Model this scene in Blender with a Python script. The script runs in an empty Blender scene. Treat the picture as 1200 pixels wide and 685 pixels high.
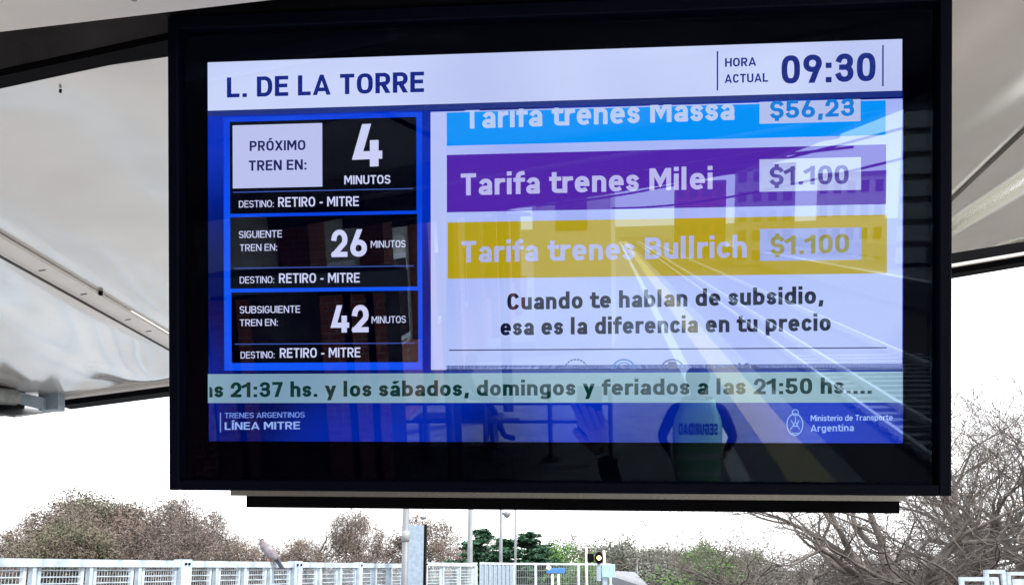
import bpy, bmesh, math, random
from mathutils import Vector, Matrix
import numpy as np
R = math.radians
S = bpy.context.scene
C = S.collection
random.seed(4)

# ------------------------------------------------------------------ camera
F = 1050.0; CY = 472.0; HZ = 666.0; HC = 2.5          # focal length, principal row, horizon row (photo pixels), camera height
PITCH = math.atan((HZ - CY) / F)
cam = bpy.data.cameras.new('camera'); camo = bpy.data.objects.new('camera', cam); C.objects.link(camo)
cam.sensor_width = 36; cam.lens = 36 * F / 1200; cam.shift_y = (CY - 342.5) / 1200
cam.clip_start = 0.02; cam.clip_end = 3000
camo.location = (0, 0, HC); camo.rotation_euler = (math.pi / 2 + PITCH, 0, 0)
S.camera = camo
S.render.resolution_x = 1024; S.render.resolution_y = 584
# ------------------------------------------------------------------ light
SUN_EL, SUN_AZ = R(46), R(128)
w = bpy.data.worlds.new('World'); S.world = w; w.use_nodes = True
nt = w.node_tree; nt.nodes.clear()
sky = nt.nodes.new('ShaderNodeTexSky'); sky.sky_type = 'NISHITA'; sky.sun_disc = False
sky.sun_elevation = SUN_EL; sky.sun_rotation = SUN_AZ
tc = nt.nodes.new('ShaderNodeTexCoord'); mp = nt.nodes.new('ShaderNodeMapping'); mp.inputs['Scale'].default_value = (1, 1, 2.6)
nz = nt.nodes.new('ShaderNodeTexNoise'); nz.inputs['Scale'].default_value = 2.2; nz.inputs['Detail'].default_value = 5
cr = nt.nodes.new('ShaderNodeValToRGB'); cr.color_ramp.elements[0].position = .32; cr.color_ramp.elements[0].color = (.8, .8, .8, 1)
cr.color_ramp.elements[1].position = .6; cr.color_ramp.elements[1].color = (.97, .97, .97, 1)
mx = nt.nodes.new('ShaderNodeMix'); mx.data_type = 'RGBA'; mx.inputs[7].default_value = (9.2, 9.2, 9.4, 1)
bg = nt.nodes.new('ShaderNodeBackground'); bg.inputs['Strength'].default_value = 0.11
wo = nt.nodes.new('ShaderNodeOutputWorld'); L = nt.links
L.new(tc.outputs['Generated'], mp.inputs[0]); L.new(mp.outputs[0], nz.inputs['Vector']); L.new(nz.outputs[0], cr.inputs[0])
L.new(cr.outputs[0], mx.inputs[0]); L.new(sky.outputs[0], mx.inputs[6]); L.new(mx.outputs[2], bg.inputs[0]); L.new(bg.outputs[0], wo.inputs[0])
sl = bpy.data.lights.new('sun', 'SUN'); sl.energy = 2.0; sl.angle = R(5); sl.color = (1, .96, .9)
so = bpy.data.objects.new('sun', sl); C.objects.link(so)
sd = Vector((math.sin(SUN_AZ) * math.cos(SUN_EL), math.cos(SUN_AZ) * math.cos(SUN_EL), math.sin(SUN_EL)))
so.rotation_euler = sd.to_track_quat('Z', 'Y').to_euler(); so.location = sd * 50
EXPO = 1.45
S.view_settings.view_transform = 'Standard'; S.view_settings.look = 'None'; S.view_settings.gamma = 1
S.view_settings.exposure = EXPO
S.render.engine = 'CYCLES'; S.cycles.use_denoising = True
S.cycles.max_bounces = 8; S.cycles.transparent_max_bounces = 16; S.cycles.caustics_reflective = False

# ------------------------------------------------------------------ camera maths (used once, to find where real things stand)
CP = Vector((0, 0, HC)); FW = Vector((0, math.cos(PITCH), math.sin(PITCH))); UP = Vector((0, -math.sin(PITCH), math.cos(PITCH))); RT = Vector((1, 0, 0))
def ray(x, y): return FW + RT * ((x - 600) / F) + UP * ((CY - y) / F)
def at(x, y, Y):                      # point seen at photo pixel x, y at forward distance Y
    r = ray(x, y); return CP + r * (Y / r.y)
def onplane(x, y, p0, n):
    r = ray(x, y); return CP + r * ((p0 - CP).dot(n) / r.dot(n))
YAW = R(3.3)
T = Vector((math.sin(YAW), math.cos(YAW), 0)); K = Vector((math.cos(YAW), -math.sin(YAW), 0))   # along and across the tracks
def tk(c, l, z=0): v = K * c + T * l; v.z = z; return v

# ------------------------------------------------------------------ materials
def lin(c): return tuple(((v / 255) / 12.92 if v / 255 <= .04045 else ((v / 255 + .055) / 1.055) ** 2.4) for v in c)
MATS = {}
def mat(name, col, rough=.6, metal=0, var=.15, scale=8, bump=0, bscale=30, spec=.5, stretch=(1, 1, 1), obj=True, coat=0):
    if name in MATS: return MATS[name]
    m = bpy.data.materials.new(name); m.use_nodes = True; t = m.node_tree; b = t.nodes['Principled BSDF']
    b.inputs['Roughness'].default_value = rough; b.inputs['Metallic'].default_value = metal
    b.inputs['Specular IOR Level'].default_value = spec; b.inputs['Coat Weight'].default_value = coat; b.inputs['Coat Roughness'].default_value = .08
    co = t.nodes.new('ShaderNodeTexCoord'); ma = t.nodes.new('ShaderNodeMapping'); ma.inputs['Scale'].default_value = stretch
    t.links.new(co.outputs['Object'], ma.inputs[0])
    n = t.nodes.new('ShaderNodeTexNoise'); n.inputs['Scale'].default_value = scale; n.inputs['Detail'].default_value = 6; t.links.new(ma.outputs[0], n.inputs['Vector'])
    r = t.nodes.new('ShaderNodeValToRGB'); r.color_ramp.elements[0].position = .3; r.color_ramp.elements[1].position = .7
    r.color_ramp.elements[0].color = tuple(max(0, c * (1 - var)) for c in col) + (1,); r.color_ramp.elements[1].color = tuple(min(1, c * (1 + var)) for c in col) + (1,)
    t.links.new(n.outputs[0], r.inputs[0]); t.links.new(r.outputs[0], b.inputs['Base Color'])
    if bump:
        n2 = t.nodes.new('ShaderNodeTexNoise'); n2.inputs['Scale'].default_value = bscale; n2.inputs['Detail'].default_value = 4
        bu = t.nodes.new('ShaderNodeBump'); bu.inputs['Strength'].default_value = bump; bu.inputs['Distance'].default_value = .01
        t.links.new(ma.outputs[0], n2.inputs['Vector']); t.links.new(n2.outputs[0], bu.inputs['Height']); t.links.new(bu.outputs[0], b.inputs['Normal'])
    MATS[name] = m; return m
M = {}
M['galv'] = mat('galvanised', (.26, .33, .41), .5, .1, .16, 20)
M['galvd'] = mat('galvanised_dull', (.26, .28, .29), .5, .3, .25, 40)
M['fence'] = mat('fence_paint', (.36, .43, .50), .5, 0, .3, 7)
M['fencew'] = mat('fence_white', (.42, .48, .53), .5, 0, .25, 7)
M['pole'] = mat('pole_grey', (.15, .165, .18), .5, .1, .15, 6)
M['steel'] = mat('dark_beam', (.075, .07, .075), .5, .1, .5, 5, .1, 60)
M['black'] = mat('black_metal', (.003, .003, .005), .7, 0, .2, 30, spec=.06)
M['frame'] = mat('monitor_frame', (.001, .002, .010), .45, 0, .2, 60, spec=.08)
M['tray'] = mat('tray_aluminium', (.38, .38, .36), .4, .5, .4, 60, stretch=(3, 40, 10))
M['panel'] = mat('canopy_sheet', (.72, .70, .70), .17, .42, .09, 2.5, .02, 40, spec=.8, coat=.7)
M['deck'] = mat('canopy_darkened', (.13, .13, .14), .5, 0, .2, 2)  # colour made dark so the canopy behind reflects dimly in the display
M['strip'] = mat('seam_strip', (.86, .83, .83), .35, 0, .05, 5, spec=.5)
M['paving'] = mat('paving', (.23, .23, .225), .75, 0, .25, 3, .2, 40)
M['ballast'] = mat('ballast', (.05, .047, .044), .9, 0, .5, 18, .6, 40)
M['ground'] = mat('ground_soil', (.12, .13, .08), .9, 0, .5, .3)
M['white'] = mat('white_paint', (.8, .8, .78), .5, 0, .06, 10)
M['yellow'] = mat('tactile_yellow', (.75, .58, .30), .6, 0, .15, 15, .4, 60)
M['rail'] = mat('rail_steel', (.85, .85, .85), .35, 0, .2, 10)
M['tie'] = mat('concrete_tie', (.32, .32, .31), .8, 0, .2, 10)
M['concrete'] = mat('concrete', (.33, .32, .30), .8, 0, .2, 3, .2, 30)
M['cream'] = mat('cream_render', (.55, .52, .45), .8, 0, .12, 2)
M['red'] = mat('red_paint', (.35, .06, .035), .6, 0, .2, 6)
M['glassd'] = mat('dark_window', (.03, .035, .04), .12, 0, .3, 2)
M['blue'] = mat('sign_blue', (.04, .16, .45), .4, 0, .08, 6)
M['brown'] = mat('rusty_brown', (.16, .08, .06), .8, 0, .4, 12)
M['roof'] = mat('roof_grey', (.11, .12, .14), .5, 0, .15, .4)
M['bark'] = mat('bark_grey', (.11, .092, .08), .9, 0, .35, 3)
M['barkd'] = mat('bark_dark', (.045, .037, .035), .9, 0, .35, 3)
M['barkp'] = mat('bark_pale', (.115, .10, .092), .9, 0, .4, 3)
M['leafbrown'] = mat('leaf_brown', (.115, .088, .078), .8, 0, .45, .7)
M['leaftan'] = mat('leaf_tan', (.13, .10, .082), .8, 0, .4, .7)
M['leafolive'] = mat('leaf_olive', (.10, .10, .065), .8, 0, .4, .7)
M['leafgreen'] = mat('leaf_green', (.07, .16, .03), .7, 0, .45, .8)
M['leafpine'] = mat('leaf_pine', (.018, .075, .035), .7, 0, .5, .9)
M['leafhazed'] = mat('leaf_far_hazed', (.15, .165, .135), .8, 0, .4, .2)  # haze put into the colour: far foliage lighter and greyer
M['leafgrey'] = mat('leaf_grey', (.16, .145, .135), .8, 0, .35, .5)
M['skin'] = mat('skin', (.45, .27, .19), .5, 0, .06, 20)
M['navy'] = mat('navy_cloth', (.012, .016, .035), .85, 0, .2, 30)
M['cloth'] = mat('dark_cloth', (.02, .02, .024), .85, 0, .2, 30)
M['vest'] = mat('vest_green', (.42, .85, .55), .6, 0, .1, 20)
M['vestband'] = mat('vest_band', (.85, .9, .9), .35, 0, .1, 20)
M['phone'] = mat('phone_black', (.012, .012, .015), .2, 0, .1, 20)
M['feather'] = mat('feather_grey', (.15, .135, .155), .75, 0, .25, 50)
M['featherd'] = mat('feather_dark', (.025, .03, .045), .7, 0, .3, 50)
M['featherl'] = mat('feather_pale', (.22, .20, .21), .8, 0, .2, 50)
M['pink'] = mat('bird_leg', (.45, .16, .14), .6)

def brickmat():
    m = bpy.data.materials.new('brick_wall'); m.use_nodes = True; t = m.node_tree; b = t.nodes['Principled BSDF']; b.inputs['Roughness'].default_value = .85
    co = t.nodes.new('ShaderNodeTexCoord'); ma = t.nodes.new('ShaderNodeMapping'); ma.inputs['Rotation'].default_value = (R(90), 0, R(0))
    br = t.nodes.new('ShaderNodeTexBrick'); br.inputs['Scale'].default_value = 4; br.inputs['Color1'].default_value = (.36, .09, .05, 1); br.inputs['Color2'].default_value = (.25, .06, .04, 1)
    br.inputs['Mortar'].default_value = (.30, .24, .2, 1); t.links.new(co.outputs['Object'], ma.inputs[0]); t.links.new(ma.outputs[0], br.inputs['Vector']); t.links.new(br.outputs[0], b.inputs['Base Color'])
    return m
M['brick'] = brickmat()

GL = .13
def emis(name, rgb, gl=.05, rough=.03, rgb2=None, gdir=None, k=1.0, base=None):
    """lit display area: its own light plus the sheen of the panel in front of it"""
    key = 'display_%02x%02x%02x' % tuple(rgb) + ('g' if rgb2 else '') + (name if rgb2 else '')
    if key in MATS: return MATS[key]
    m = bpy.data.materials.new(key); m.use_nodes = True; t = m.node_tree; t.nodes.clear()
    e = t.nodes.new('ShaderNodeEmission'); e.inputs['Color'].default_value = lin(rgb) + (1,); e.inputs['Strength'].default_value = k / (2 ** EXPO)
    co = t.nodes.new('ShaderNodeTexCoord')
    if rgb2:
        n = t.nodes.new('ShaderNodeTexNoise'); n.inputs['Scale'].default_value = 3.2; n.inputs['Detail'].default_value = 1
        r = t.nodes.new('ShaderNodeValToRGB'); r.color_ramp.elements[0].position = .38; r.color_ramp.elements[1].position = .62
        r.color_ramp.elements[0].color = lin(rgb) + (1,); r.color_ramp.elements[1].color = lin(rgb2) + (1,)
        t.links.new(co.outputs['Object'], n.inputs['Vector']); t.links.new(n.outputs[0], r.inputs[0]); t.links.new(r.outputs[0], e.inputs['Color'])
    g = t.nodes.new('ShaderNodeBsdfGlossy'); g.inputs['Roughness'].default_value = rough; g.inputs['Color'].default_value = (gl * .74, gl * .95, gl * 1.2, 1)
    a = t.nodes.new('ShaderNodeAddShader'); o = t.nodes.new('ShaderNodeOutputMaterial')
    t.links.new(e.outputs[0], a.inputs[0]); t.links.new(g.outputs[0], a.inputs[1]); t.links.new(a.outputs[0], o.inputs[0])
    MATS[key] = m; return m
def glassmat():
    m = bpy.data.materials.new('cover_glass'); m.use_nodes = True; t = m.node_tree; t.nodes.clear()
    tr = t.nodes.new('ShaderNodeBsdfTransparent'); tr.inputs[0].default_value = (.97, .975, .985, 1); g = t.nodes.new('ShaderNodeBsdfGlossy'); g.inputs['Roughness'].default_value = .004; g.inputs['Color'].default_value = (.6, .8, 1, 1)
    fr = t.nodes.new('ShaderNodeFresnel'); fr.inputs['IOR'].default_value = 1.24
    ge = t.nodes.new('ShaderNodeNewGeometry'); inv = t.nodes.new('ShaderNodeMath'); inv.operation = 'SUBTRACT'; inv.inputs[0].default_value = 1
    mu = t.nodes.new('ShaderNodeMath'); mu.operation = 'MULTIPLY'
    t.links.new(ge.outputs['Backfacing'], inv.inputs[1]); t.links.new(inv.outputs[0], mu.inputs[0]); t.links.new(fr.outputs[0], mu.inputs[1])
    mi = t.nodes.new('ShaderNodeMixShader'); o = t.nodes.new('ShaderNodeOutputMaterial')
    t.links.new(mu.outputs[0], mi.inputs[0]); t.links.new(tr.outputs[0], mi.inputs[1]); t.links.new(g.outputs[0], mi.inputs[2]); t.links.new(mi.outputs[0], o.inputs[0])
    return m

# ------------------------------------------------------------------ object helpers
def tag(o, label=None, cat=None, group=None, kind=None):
    if label: o['label'] = label
    if cat: o['category'] = cat
    if group: o['group'] = group
    if kind: o['kind'] = kind
    return o
def empty(name, loc=(0, 0, 0), rz=0, label=None, cat=None, group=None):
    o = bpy.data.objects.new(name, None); C.objects.link(o); o.location = loc; o.rotation_euler = (0, 0, rz); o.empty_display_size = .1
    return tag(o, label, cat, group)
class MB:
    def __init__(s): s.v = []; s.f = []; s.mi = []
    def add(s, vs, fs, mi=0):
        b = len(s.v); s.v += [tuple(v) for v in vs]; s.f += [tuple(i + b for i in f) for f in fs]; s.mi += [mi] * len(fs); return s
    def quad(s, a, b, c, d, mi=0): return s.add([a, b, c, d], [(0, 1, 2, 3)], mi)
    def frame_box(s, o, ax, ay, az, mi=0):        # parallelepiped from corner o along three vectors
        o = Vector(o); ax = Vector(ax); ay = Vector(ay); az = Vector(az)
        vs = [o, o + ax, o + ax + ay, o + ay, o + az, o + ax + az, o + ax + ay + az, o + ay + az]
        fs = [(0, 3, 2, 1), (4, 5, 6, 7), (0, 1, 5, 4), (1, 2, 6, 5), (2, 3, 7, 6), (3, 0, 4, 7)]
        if ax.cross(ay).dot(az) < 0: fs = [f[::-1] for f in fs]
        return s.add(vs, fs, mi)
    def box(s, cx, cy, cz, sx, sy, sz, mi=0): return s.frame_box((cx - sx / 2, cy - sy / 2, cz - sz / 2), (sx, 0, 0), (0, sy, 0), (0, 0, sz), mi)
    def bar(s, a, b, w_, h_, mi=0):               # square bar between two points
        a = Vector(a); b = Vector(b); d = (b - a).normalized(); u = d.cross(Vector((0, 0, 1)))
        if u.length < .05: u = Vector((1, 0, 0))
        u.normalize(); v = u.cross(d).normalized()
        return s.frame_box(a - u * w_ / 2 - v * h_ / 2, u * w_, v * h_, b - a, mi)
    def tube(s, a, b, r0, r1=None, n=8, mi=0, caps=True):
        if r1 is None: r1 = r0
        a = Vector(a); b = Vector(b); d = (b - a).normalized(); u = d.cross(Vector((0, 0, 1)))
        if u.length < .05: u = Vector((1, 0, 0))
        u.normalize(); v = d.cross(u); vs = []
        for p, r in ((a, r0), (b, r1)):
            for i in range(n): t = 2 * math.pi * i / n; vs.append(p + (u * math.cos(t) + v * math.sin(t)) * r)
        fs = [(i, (i + 1) % n, n + (i + 1) % n, n + i) for i in range(n)]
        if caps: fs += [tuple(range(n))[::-1], tuple(range(n, 2 * n))]
        return s.add(vs, fs, mi)
    def ball(s, c, r, n=10, m=6, sc=(1, 1, 1), mi=0):
        vs = []; fs = []; c = Vector(c)
        for j in range(m + 1):
            ph = math.pi * j / m
            for i in range(n): t = 2 * math.pi * i / n; vs.append(c + Vector((math.sin(ph) * math.cos(t) * sc[0], math.sin(ph) * math.sin(t) * sc[1], math.cos(ph) * sc[2])) * r)
        for j in range(m):
            for i in range(n): fs.append((j * n + i, (j + 1) * n + i, (j + 1) * n + (i + 1) % n, j * n + (i + 1) % n))
        return s.add(vs, fs, mi)
    def mesh(s, name, mats):
        me = bpy.data.meshes.new(name); me.from_pydata(s.v, [], s.f)
        for m in (mats if isinstance(mats, (list, tuple)) else [mats]): me.materials.append(m)
        if any(s.mi): me.polygons.foreach_set('material_index', s.mi)
        me.update(); return me
    def obj(s, name, mats, parent=None, smooth=False, bevel=0):
        me = s.mesh(name, mats)
        if smooth: me.polygons.foreach_set('use_smooth', [True] * len(me.polygons))
        o = bpy.data.objects.new(name, me); C.objects.link(o); o.parent = parent
        if bevel:
            bv = o.modifiers.new('b', 'BEVEL'); bv.width = bevel; bv.segments = 2; bv.limit_method = 'ANGLE'
        return o
def copy_tree(o, parent=None):
    c = o.copy(); C.objects.link(c); c.parent = parent
    for ch in list(o.children): copy_tree(ch, c)
    return c

# ------------------------------------------------------------------ the display: pose
_uv = [(-.5, .5), (.5, .5), (.5, -.5), (-.5, -.5)]; _px = [(243, 73), (1057.5, 45.5), (1059, 519.5), (246.5, 517)]
A_ = []
for (u, v), (x, y) in zip(_uv, _px):
    u *= 16 / 9; X = (x - 600) / F; Y = (CY - y) / F
    A_.append([u, v, 1, 0, 0, 0, -u * X, -v * X, -X]); A_.append([0, 0, 0, u, v, 1, -u * Y, -v * Y, -Y])
H_ = np.linalg.svd(np.array(A_))[2][-1].reshape(3, 3)
if H_[2, 2] < 0: H_ = -H_
H_ /= (np.linalg.norm(H_[:, 0]) + np.linalg.norm(H_[:, 1])) / 2
def cw(v): return RT * float(v[0]) + UP * float(v[1]) + FW * float(v[2])
AH = 0.582                                              # lit height of the display in metres
U_ = cw(H_[:, 0]).normalized(); V_ = cw(H_[:, 1]); N_ = U_.cross(V_).normalized(); V_ = N_.cross(U_).normalized()
if N_.dot(FW) > 0: N_ = -N_
TC = CP + cw(H_[:, 2]) * AH
def uv(x, y):
    p = onplane(x, y, TC, N_) - TC; return p.dot(U_), p.dot(V_)
TVM = Matrix(((U_.x, V_.x, N_.x, TC.x), (U_.y, V_.y, N_.y, TC.y), (U_.z, V_.z, N_.z, TC.z), (0, 0, 0, 1)))
GP = TC + N_ * .006
def mir(v): return v - N_ * (2 * (v - GP).dot(N_))
def mdir(d): return d - N_ * (2 * d.dot(N_))
def refz(x, y, z=0):                                    # where the reflection seen at x, y meets height z
    p = mir(CP); d = mdir(ray(x, y)); return p + d * ((z - p.z) / d.z)
def refd(x, y, dist):                                   # ... or at total path length dist
    p = mir(CP); d = mdir(ray(x, y)).normalized(); return p + d * dist

# ------------------------------------------------------------------ setting
def sheet(name, pts, m, kind='structure'):
    o = MB().quad(*pts).obj(name, m); tag(o, kind=kind); return o
sheet('ground', [(-1500, -1500, -1.35), (1500, -1500, -1.35), (1500, 1500, -1.35), (-1500, 1500, -1.35)], M['ground'])
tb = MB().quad(tk(2.96, -300, -1.25), tk(14, -300, -1.25), tk(14, 120, -1.25), tk(2.96, 120, -1.25)).obj('track_bed', M['ballast']); tag(tb, kind='structure')
pf = MB(); pf.frame_box(tk(-14, -160, -1.34), K * 16.95, T * 190, (0, 0, 1.34)); tag(pf.obj('platform', M['paving']), kind='structure')
for nm, c0, c1, m in (('edge_line', 1.45, 1.68, 'white'), ('tactile_strip', 2.1, 2.62, 'yellow')):
    o = MB().frame_box(tk(c0, -155, .0), K * (c1 - c0), T * 180, (0, 0, .005)).obj(nm, M[nm and m]); tag(o, kind='structure')
# paving joints in front of the display: slabs 0.6 m, one row of thin proud strips is too small to pick apart
o = MB()
for i in range(30): o.frame_box(tk(-3, -3 - i * 1.2, .0), K * 4.4, T * .012, (0, 0, .003))
j_ = o.obj('paving_joints', M['galvd']); tag(j_, kind='structure')
pf2 = MB(); pf2.frame_box(tk(14.2, -200, -1.34), K * 5, T * 230, (0, 0, 1.3)); tag(pf2.obj('far_platform', M['paving']), kind='structure')
o = MB().frame_box(tk(14.22, -200, -.04), K * .5, T * 230, (0, 0, .02)).obj('far_platform_edge', M['white']); tag(o, kind='structure')

def track(c, label):
    tr = empty('railway_track', tk(c + 1.2, -10, -1.25), 0, label, 'railway track')
    inv = Matrix.Translation(-tr.location)
    for dc in (0, 2.4):
        b = MB(); 
        b.frame_box(tk(c + dc, -220, -1.07), K * .1, T * 230, (0, 0, .1)); b.frame_box(tk(c + dc + .02, -220, -1.17), K * .03, T * 230, (0, 0, .1))
        r = b.obj('rail', M['rail'], tr); r.data.transform(inv)
    base = None
    for i in range(36):
        p = tk(c - .75, -2.5 - i * .66, -1.23) - tr.location
        if base is None:
            b = MB(); b.frame_box((0, 0, 0), K * 4, T * .26, (0, 0, .09)); base = b.obj('sleeper', M['tie'], tr)
            q = base
        else: q = base.copy(); C.objects.link(q); q.parent = tr
        q.location = p
    return tr
t1 = track(6.2, 'ballasted railway track with pale sleepers beside the platform, mirrored in the display glass')
cr3 = empty('conductor_rail', tk(5.5, -3, -1.2), 0, 'thin conductor rail running beside the railway track', 'rail')
b = MB(); b.frame_box(K * 0 - T * 200, K * .09, T * 205, (0, 0, .14)); b.obj('rail', M['rail'], cr3)
b = MB()
for i in range(26): b.frame_box(T * (-i * 1.3) - Vector((0, 0, .05)) + K * -.03, K * .12, T * .1, (0, 0, .049))
tag(b.obj('insulators', M['tie'], cr3), kind='stuff')

# ------------------------------------------------------------------ canopy
def canopy():
    root = empty('platform_canopy', (0, 0, 0), 0, 'glossy off-white sheet metal canopy over the platform, display hanging below it', 'canopy')
    z0 = HC + 1.0
    def P(c, l, tp, dz=0): v = K * c + T * l; v.z = z0 + c * tp + dz; return v
    def sheet_part(c0, c1, l0, l1, tp, seed, dz=0, nx=60, ny=60, amp=.0075, curve=0, m='panel'):
        rg = random.Random(seed); ws = [(rg.choice((-1, 1)) * rg.uniform(4, 15), rg.uniform(-3, 3), rg.uniform(0, 6), rg.uniform(.3, 1)) for _ in range(6)]
        vs = []; fs = []
        for j in range(ny + 1):
            for i in range(nx + 1):
                c = c0 + (c1 - c0) * i / nx; l = l0 + (l1 - l0) * j / ny
                e = min(1, min(i, nx - i) / 3, min(j, ny - j) / 3)
                d = sum(a * math.sin(kx * c + ky * l * .6 + ph + 1.3 * math.sin(l * 1.7 + ph)) for kx, ky, ph, a in ws) * amp * e
                vs.append(P(c, l, tp, dz + d + curve * math.sin(math.pi * i / nx)))
        for j in range(ny):
            for i in range(nx): a = j * (nx + 1) + i; fs.append((a, a + nx + 1, a + nx + 2, a + 1))
        return MB().add(vs, fs).obj('sheet', M[m], root, True)
    FE = 3.7                                             # far eave along the tracks
    cs = -1.438                                          # seam of the left bay
    tl = .12
    sheet_part(-2.32, cs - .03, 1.45, FE, tl, 3)
    sheet_part(cs + .03, .15, 1.45, FE, tl, 5)
    tr_ = .15
    sheet_part(.15, 1.246, 1.45, 3.7, tr_, 9, -.02)
    sheet_part(1.262, 4.2, 1.45, 3.42, tr_, 12, -.02)
    o = MB().frame_box(P(1.246, 1.45, tr_, -.024), P(1.262, 1.45, tr_, -.024) - P(1.246, 1.45, tr_, -.024), T * 2.2, (0, 0, .02)).obj('seam', M['steel'], root)
    # seam strip with clips
    b = MB(); a0 = P(cs - .03, 1.45, tl, -.012); b.frame_box(a0, P(cs + .03, 1.45, tl, -.012) - a0, T * (FE - 1.46), (0, 0, .01)); b.obj('seam_strip', M['strip'], root)
    b = MB(); a0 = P(cs - .036, 1.45, tl, -.02); b.frame_box(a0, P(cs - .0345, 1.45, tl, -.02) - a0, T * (FE - 1.46), (0, 0, .008)); b.obj('seam', M['steel'], root)
    for l in (2.3, 2.52, 2.8, 2.95):
        b = MB(); a0 = P(cs - .012, l, tl, -.0135); b.frame_box(a0, P(cs + .006, l, tl, -.0135) - a0, T * .005, (0, 0, .003)); b.obj('clip', M['steel'], root)
    b = MB(); b.tube(P(cs + .034, 2.55, tl, -.012), P(cs + .034, 2.55, tl, 0), .007); b.obj('screw', M['black'], root)
    b = MB(); q_ = onplane(71, 105, P(0, 0, tl), (P(1, 0, tl) - P(0, 0, tl)).cross(T).normalized()); b.tube(q_ - Vector((0, 0, .006)), q_, .0025); b.obj('screw', M['black'], root)
    # far eaves: pale lip and dark gutter behind it
    a0 = P(-2.26, FE, tl, -.012); b = MB(); b.frame_box(a0, P(.2, FE, tl, -.012) - a0, T * .035, (0, 0, .03)); b.obj('eave_lip', M['strip'], root)
    a0 = P(-2.2, FE + .04, tl, -.035); b = MB(); b.frame_box(a0, P(.2, FE + .055, tl, -.035) - a0, T * .09, (0, 0, .13)); b.obj('gutter', M['black'], root)
    # right eave from two seen points
    a1 = P(.9, 3.735, tr_, -.03); a2 = P(4.2, 3.20, tr_, -.0)
    nP = (P(1, 0, tr_) - P(0, 0, tr_)).cross(T).normalized()
    a1 = onplane(1060, 318, P(0, 0, tr_, -.02), nP); a2 = onplane(1260, 284.5, P(0, 0, tr_, -.02), nP)
    d = a2 - a1
    b = MB(); b.frame_box(a1 + Vector((0, .012, -.01)), d, (0, .02, .0), (0, 0, .012)); b.obj('eave_lip', M['strip'], root)
    b = MB(); b.frame_box(a1 + Vector((0, .034, -.035)), d, (0, .08, 0), (0, 0, .14)); b.obj('gutter', M['black'], root)
    # left bay side beam running along the tracks
    b = MB(); b.frame_box(P(-2.45, .5, tl, -.06), K * .13, T * 3.18, (0, 0, .2)); b.obj('side_beam', M['black'], root)
    # cross beam: grey web face with black lower flange
    def pl(x, y): 
        n = (P(1, 0, tl) - P(0, 0, tl)).cross(T).normalized(); return onplane(x, y, P(0, 0, tl, -.03), n)
    A, B_ = pl(-60, 117), pl(420, 14)
    dr = (B_ - A); 
    b = MB(); b.frame_box(A + Vector((0, -.034, -.0)), dr, (0, .034, 0), (0, 0, .014)); b.obj('beam_flange', M['black'], root)
    b = MB(); b.frame_box(A + Vector((0, -.03, .0145)), dr, (0, .02, 0), (0, 0, .15)); b.obj('beam_web', M['steel'], root)
    # nearer pale fascia overhead with its dark lap line
    A, B_ = pl(-80, 47), pl(420, -12); dr = B_ - A; A = CP + (A - CP) * .86; dr = dr * .86
    b = MB(); b.frame_box(A, dr, (0, -.075, .012), (0, .0, .02)); b.obj('fascia', M['strip'], root)
    b = MB(); b.frame_box(A + Vector((0, -.079, .010)), dr, (0, -.003, 0), (0, 0, .03)); b.obj('seam', M['steel'], root)
    b = MB(); b.frame_box(A + Vector((0, -.083, .012)), dr, (0, -.5, .09), (0, 0, .02)); b.obj('fascia', M['panel'], root)
    q = A + dr * ((170 + 80) / 500) + Vector((0, -.04, .002)); b = MB(); b.tube(q + Vector((0, 0, -.006)), q + Vector((0, 0, .01)), .005); b.obj('screw', M['galvd'], root)
    # canopy carried on behind the viewer, coloured dark to dim its reflection
    sheet_part(-3.4, .15, -1.2, .85, .12, 21, .1, m='deck'); sheet_part(.152, 2.2, -1.2, 1.38, .12, 22, .1, m='deck')
    for k in range(4):
        l1 = -1.25 - k * 2.6
        sheet_part(-3.4, -.9, l1 - 2.5, l1, .12, 30 + k, .1, 10, 10, m='deck')
        sheet_part(-.86, 1.9, l1 - 2.5, l1, .12, 40 + k, .1, 10, 10, m='deck')
        b = MB(); b.bar(P(-3.4, l1 - 2.55, .12, .04), P(2.2, l1 - 2.55, .12, .04), .1, .16); b.obj('rafter', M['steel'], root)
    b = MB(); b.bar(P(1.95, -11.6, .12, .05), P(1.95, .5, .12, .05), .1, .2); b.obj('edge_beam', M['steel'], root)
    # roof skin above everything so that the underside lies in shade
    b = MB(); b.frame_box(P(-3.5, -11.7, .12, .27), P(2.1, 0, .12) - P(-3.5, 0, .12), T * 13.7, (0, 0, .05)); b.frame_box(P(-2.4, 2.02, .12, .20), P(4.3, 0, .13) - P(-2.4, 0, .12), T * 1.3, (0, 0, .05)); b.obj('roof_skin', M['roof'], root)
    return root
canopy()
# columns of the canopy behind the viewer
for i, l in enumerate((-6.5, -11.4)):
    r = empty('canopy_column', tk(-1.6, l, 0), YAW * -1, ('nearer', 'farther')[i] + ' dark steel column carrying the canopy, mirrored in the display', 'column', 'canopy columns')
    b = MB(); b.box(0, 0, 2.1, .16, .03, 4); b.box(0, -.1, 2.1, .03, .17, 3.9); b.box(0, .1, 2.1, .03, .17, 3.9); b.obj('shaft', M['steel'], r); b = MB(); b.box(0, 0, .02, .4, .4, .04); b.obj('base_plate', M['galvd'], r)

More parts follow.
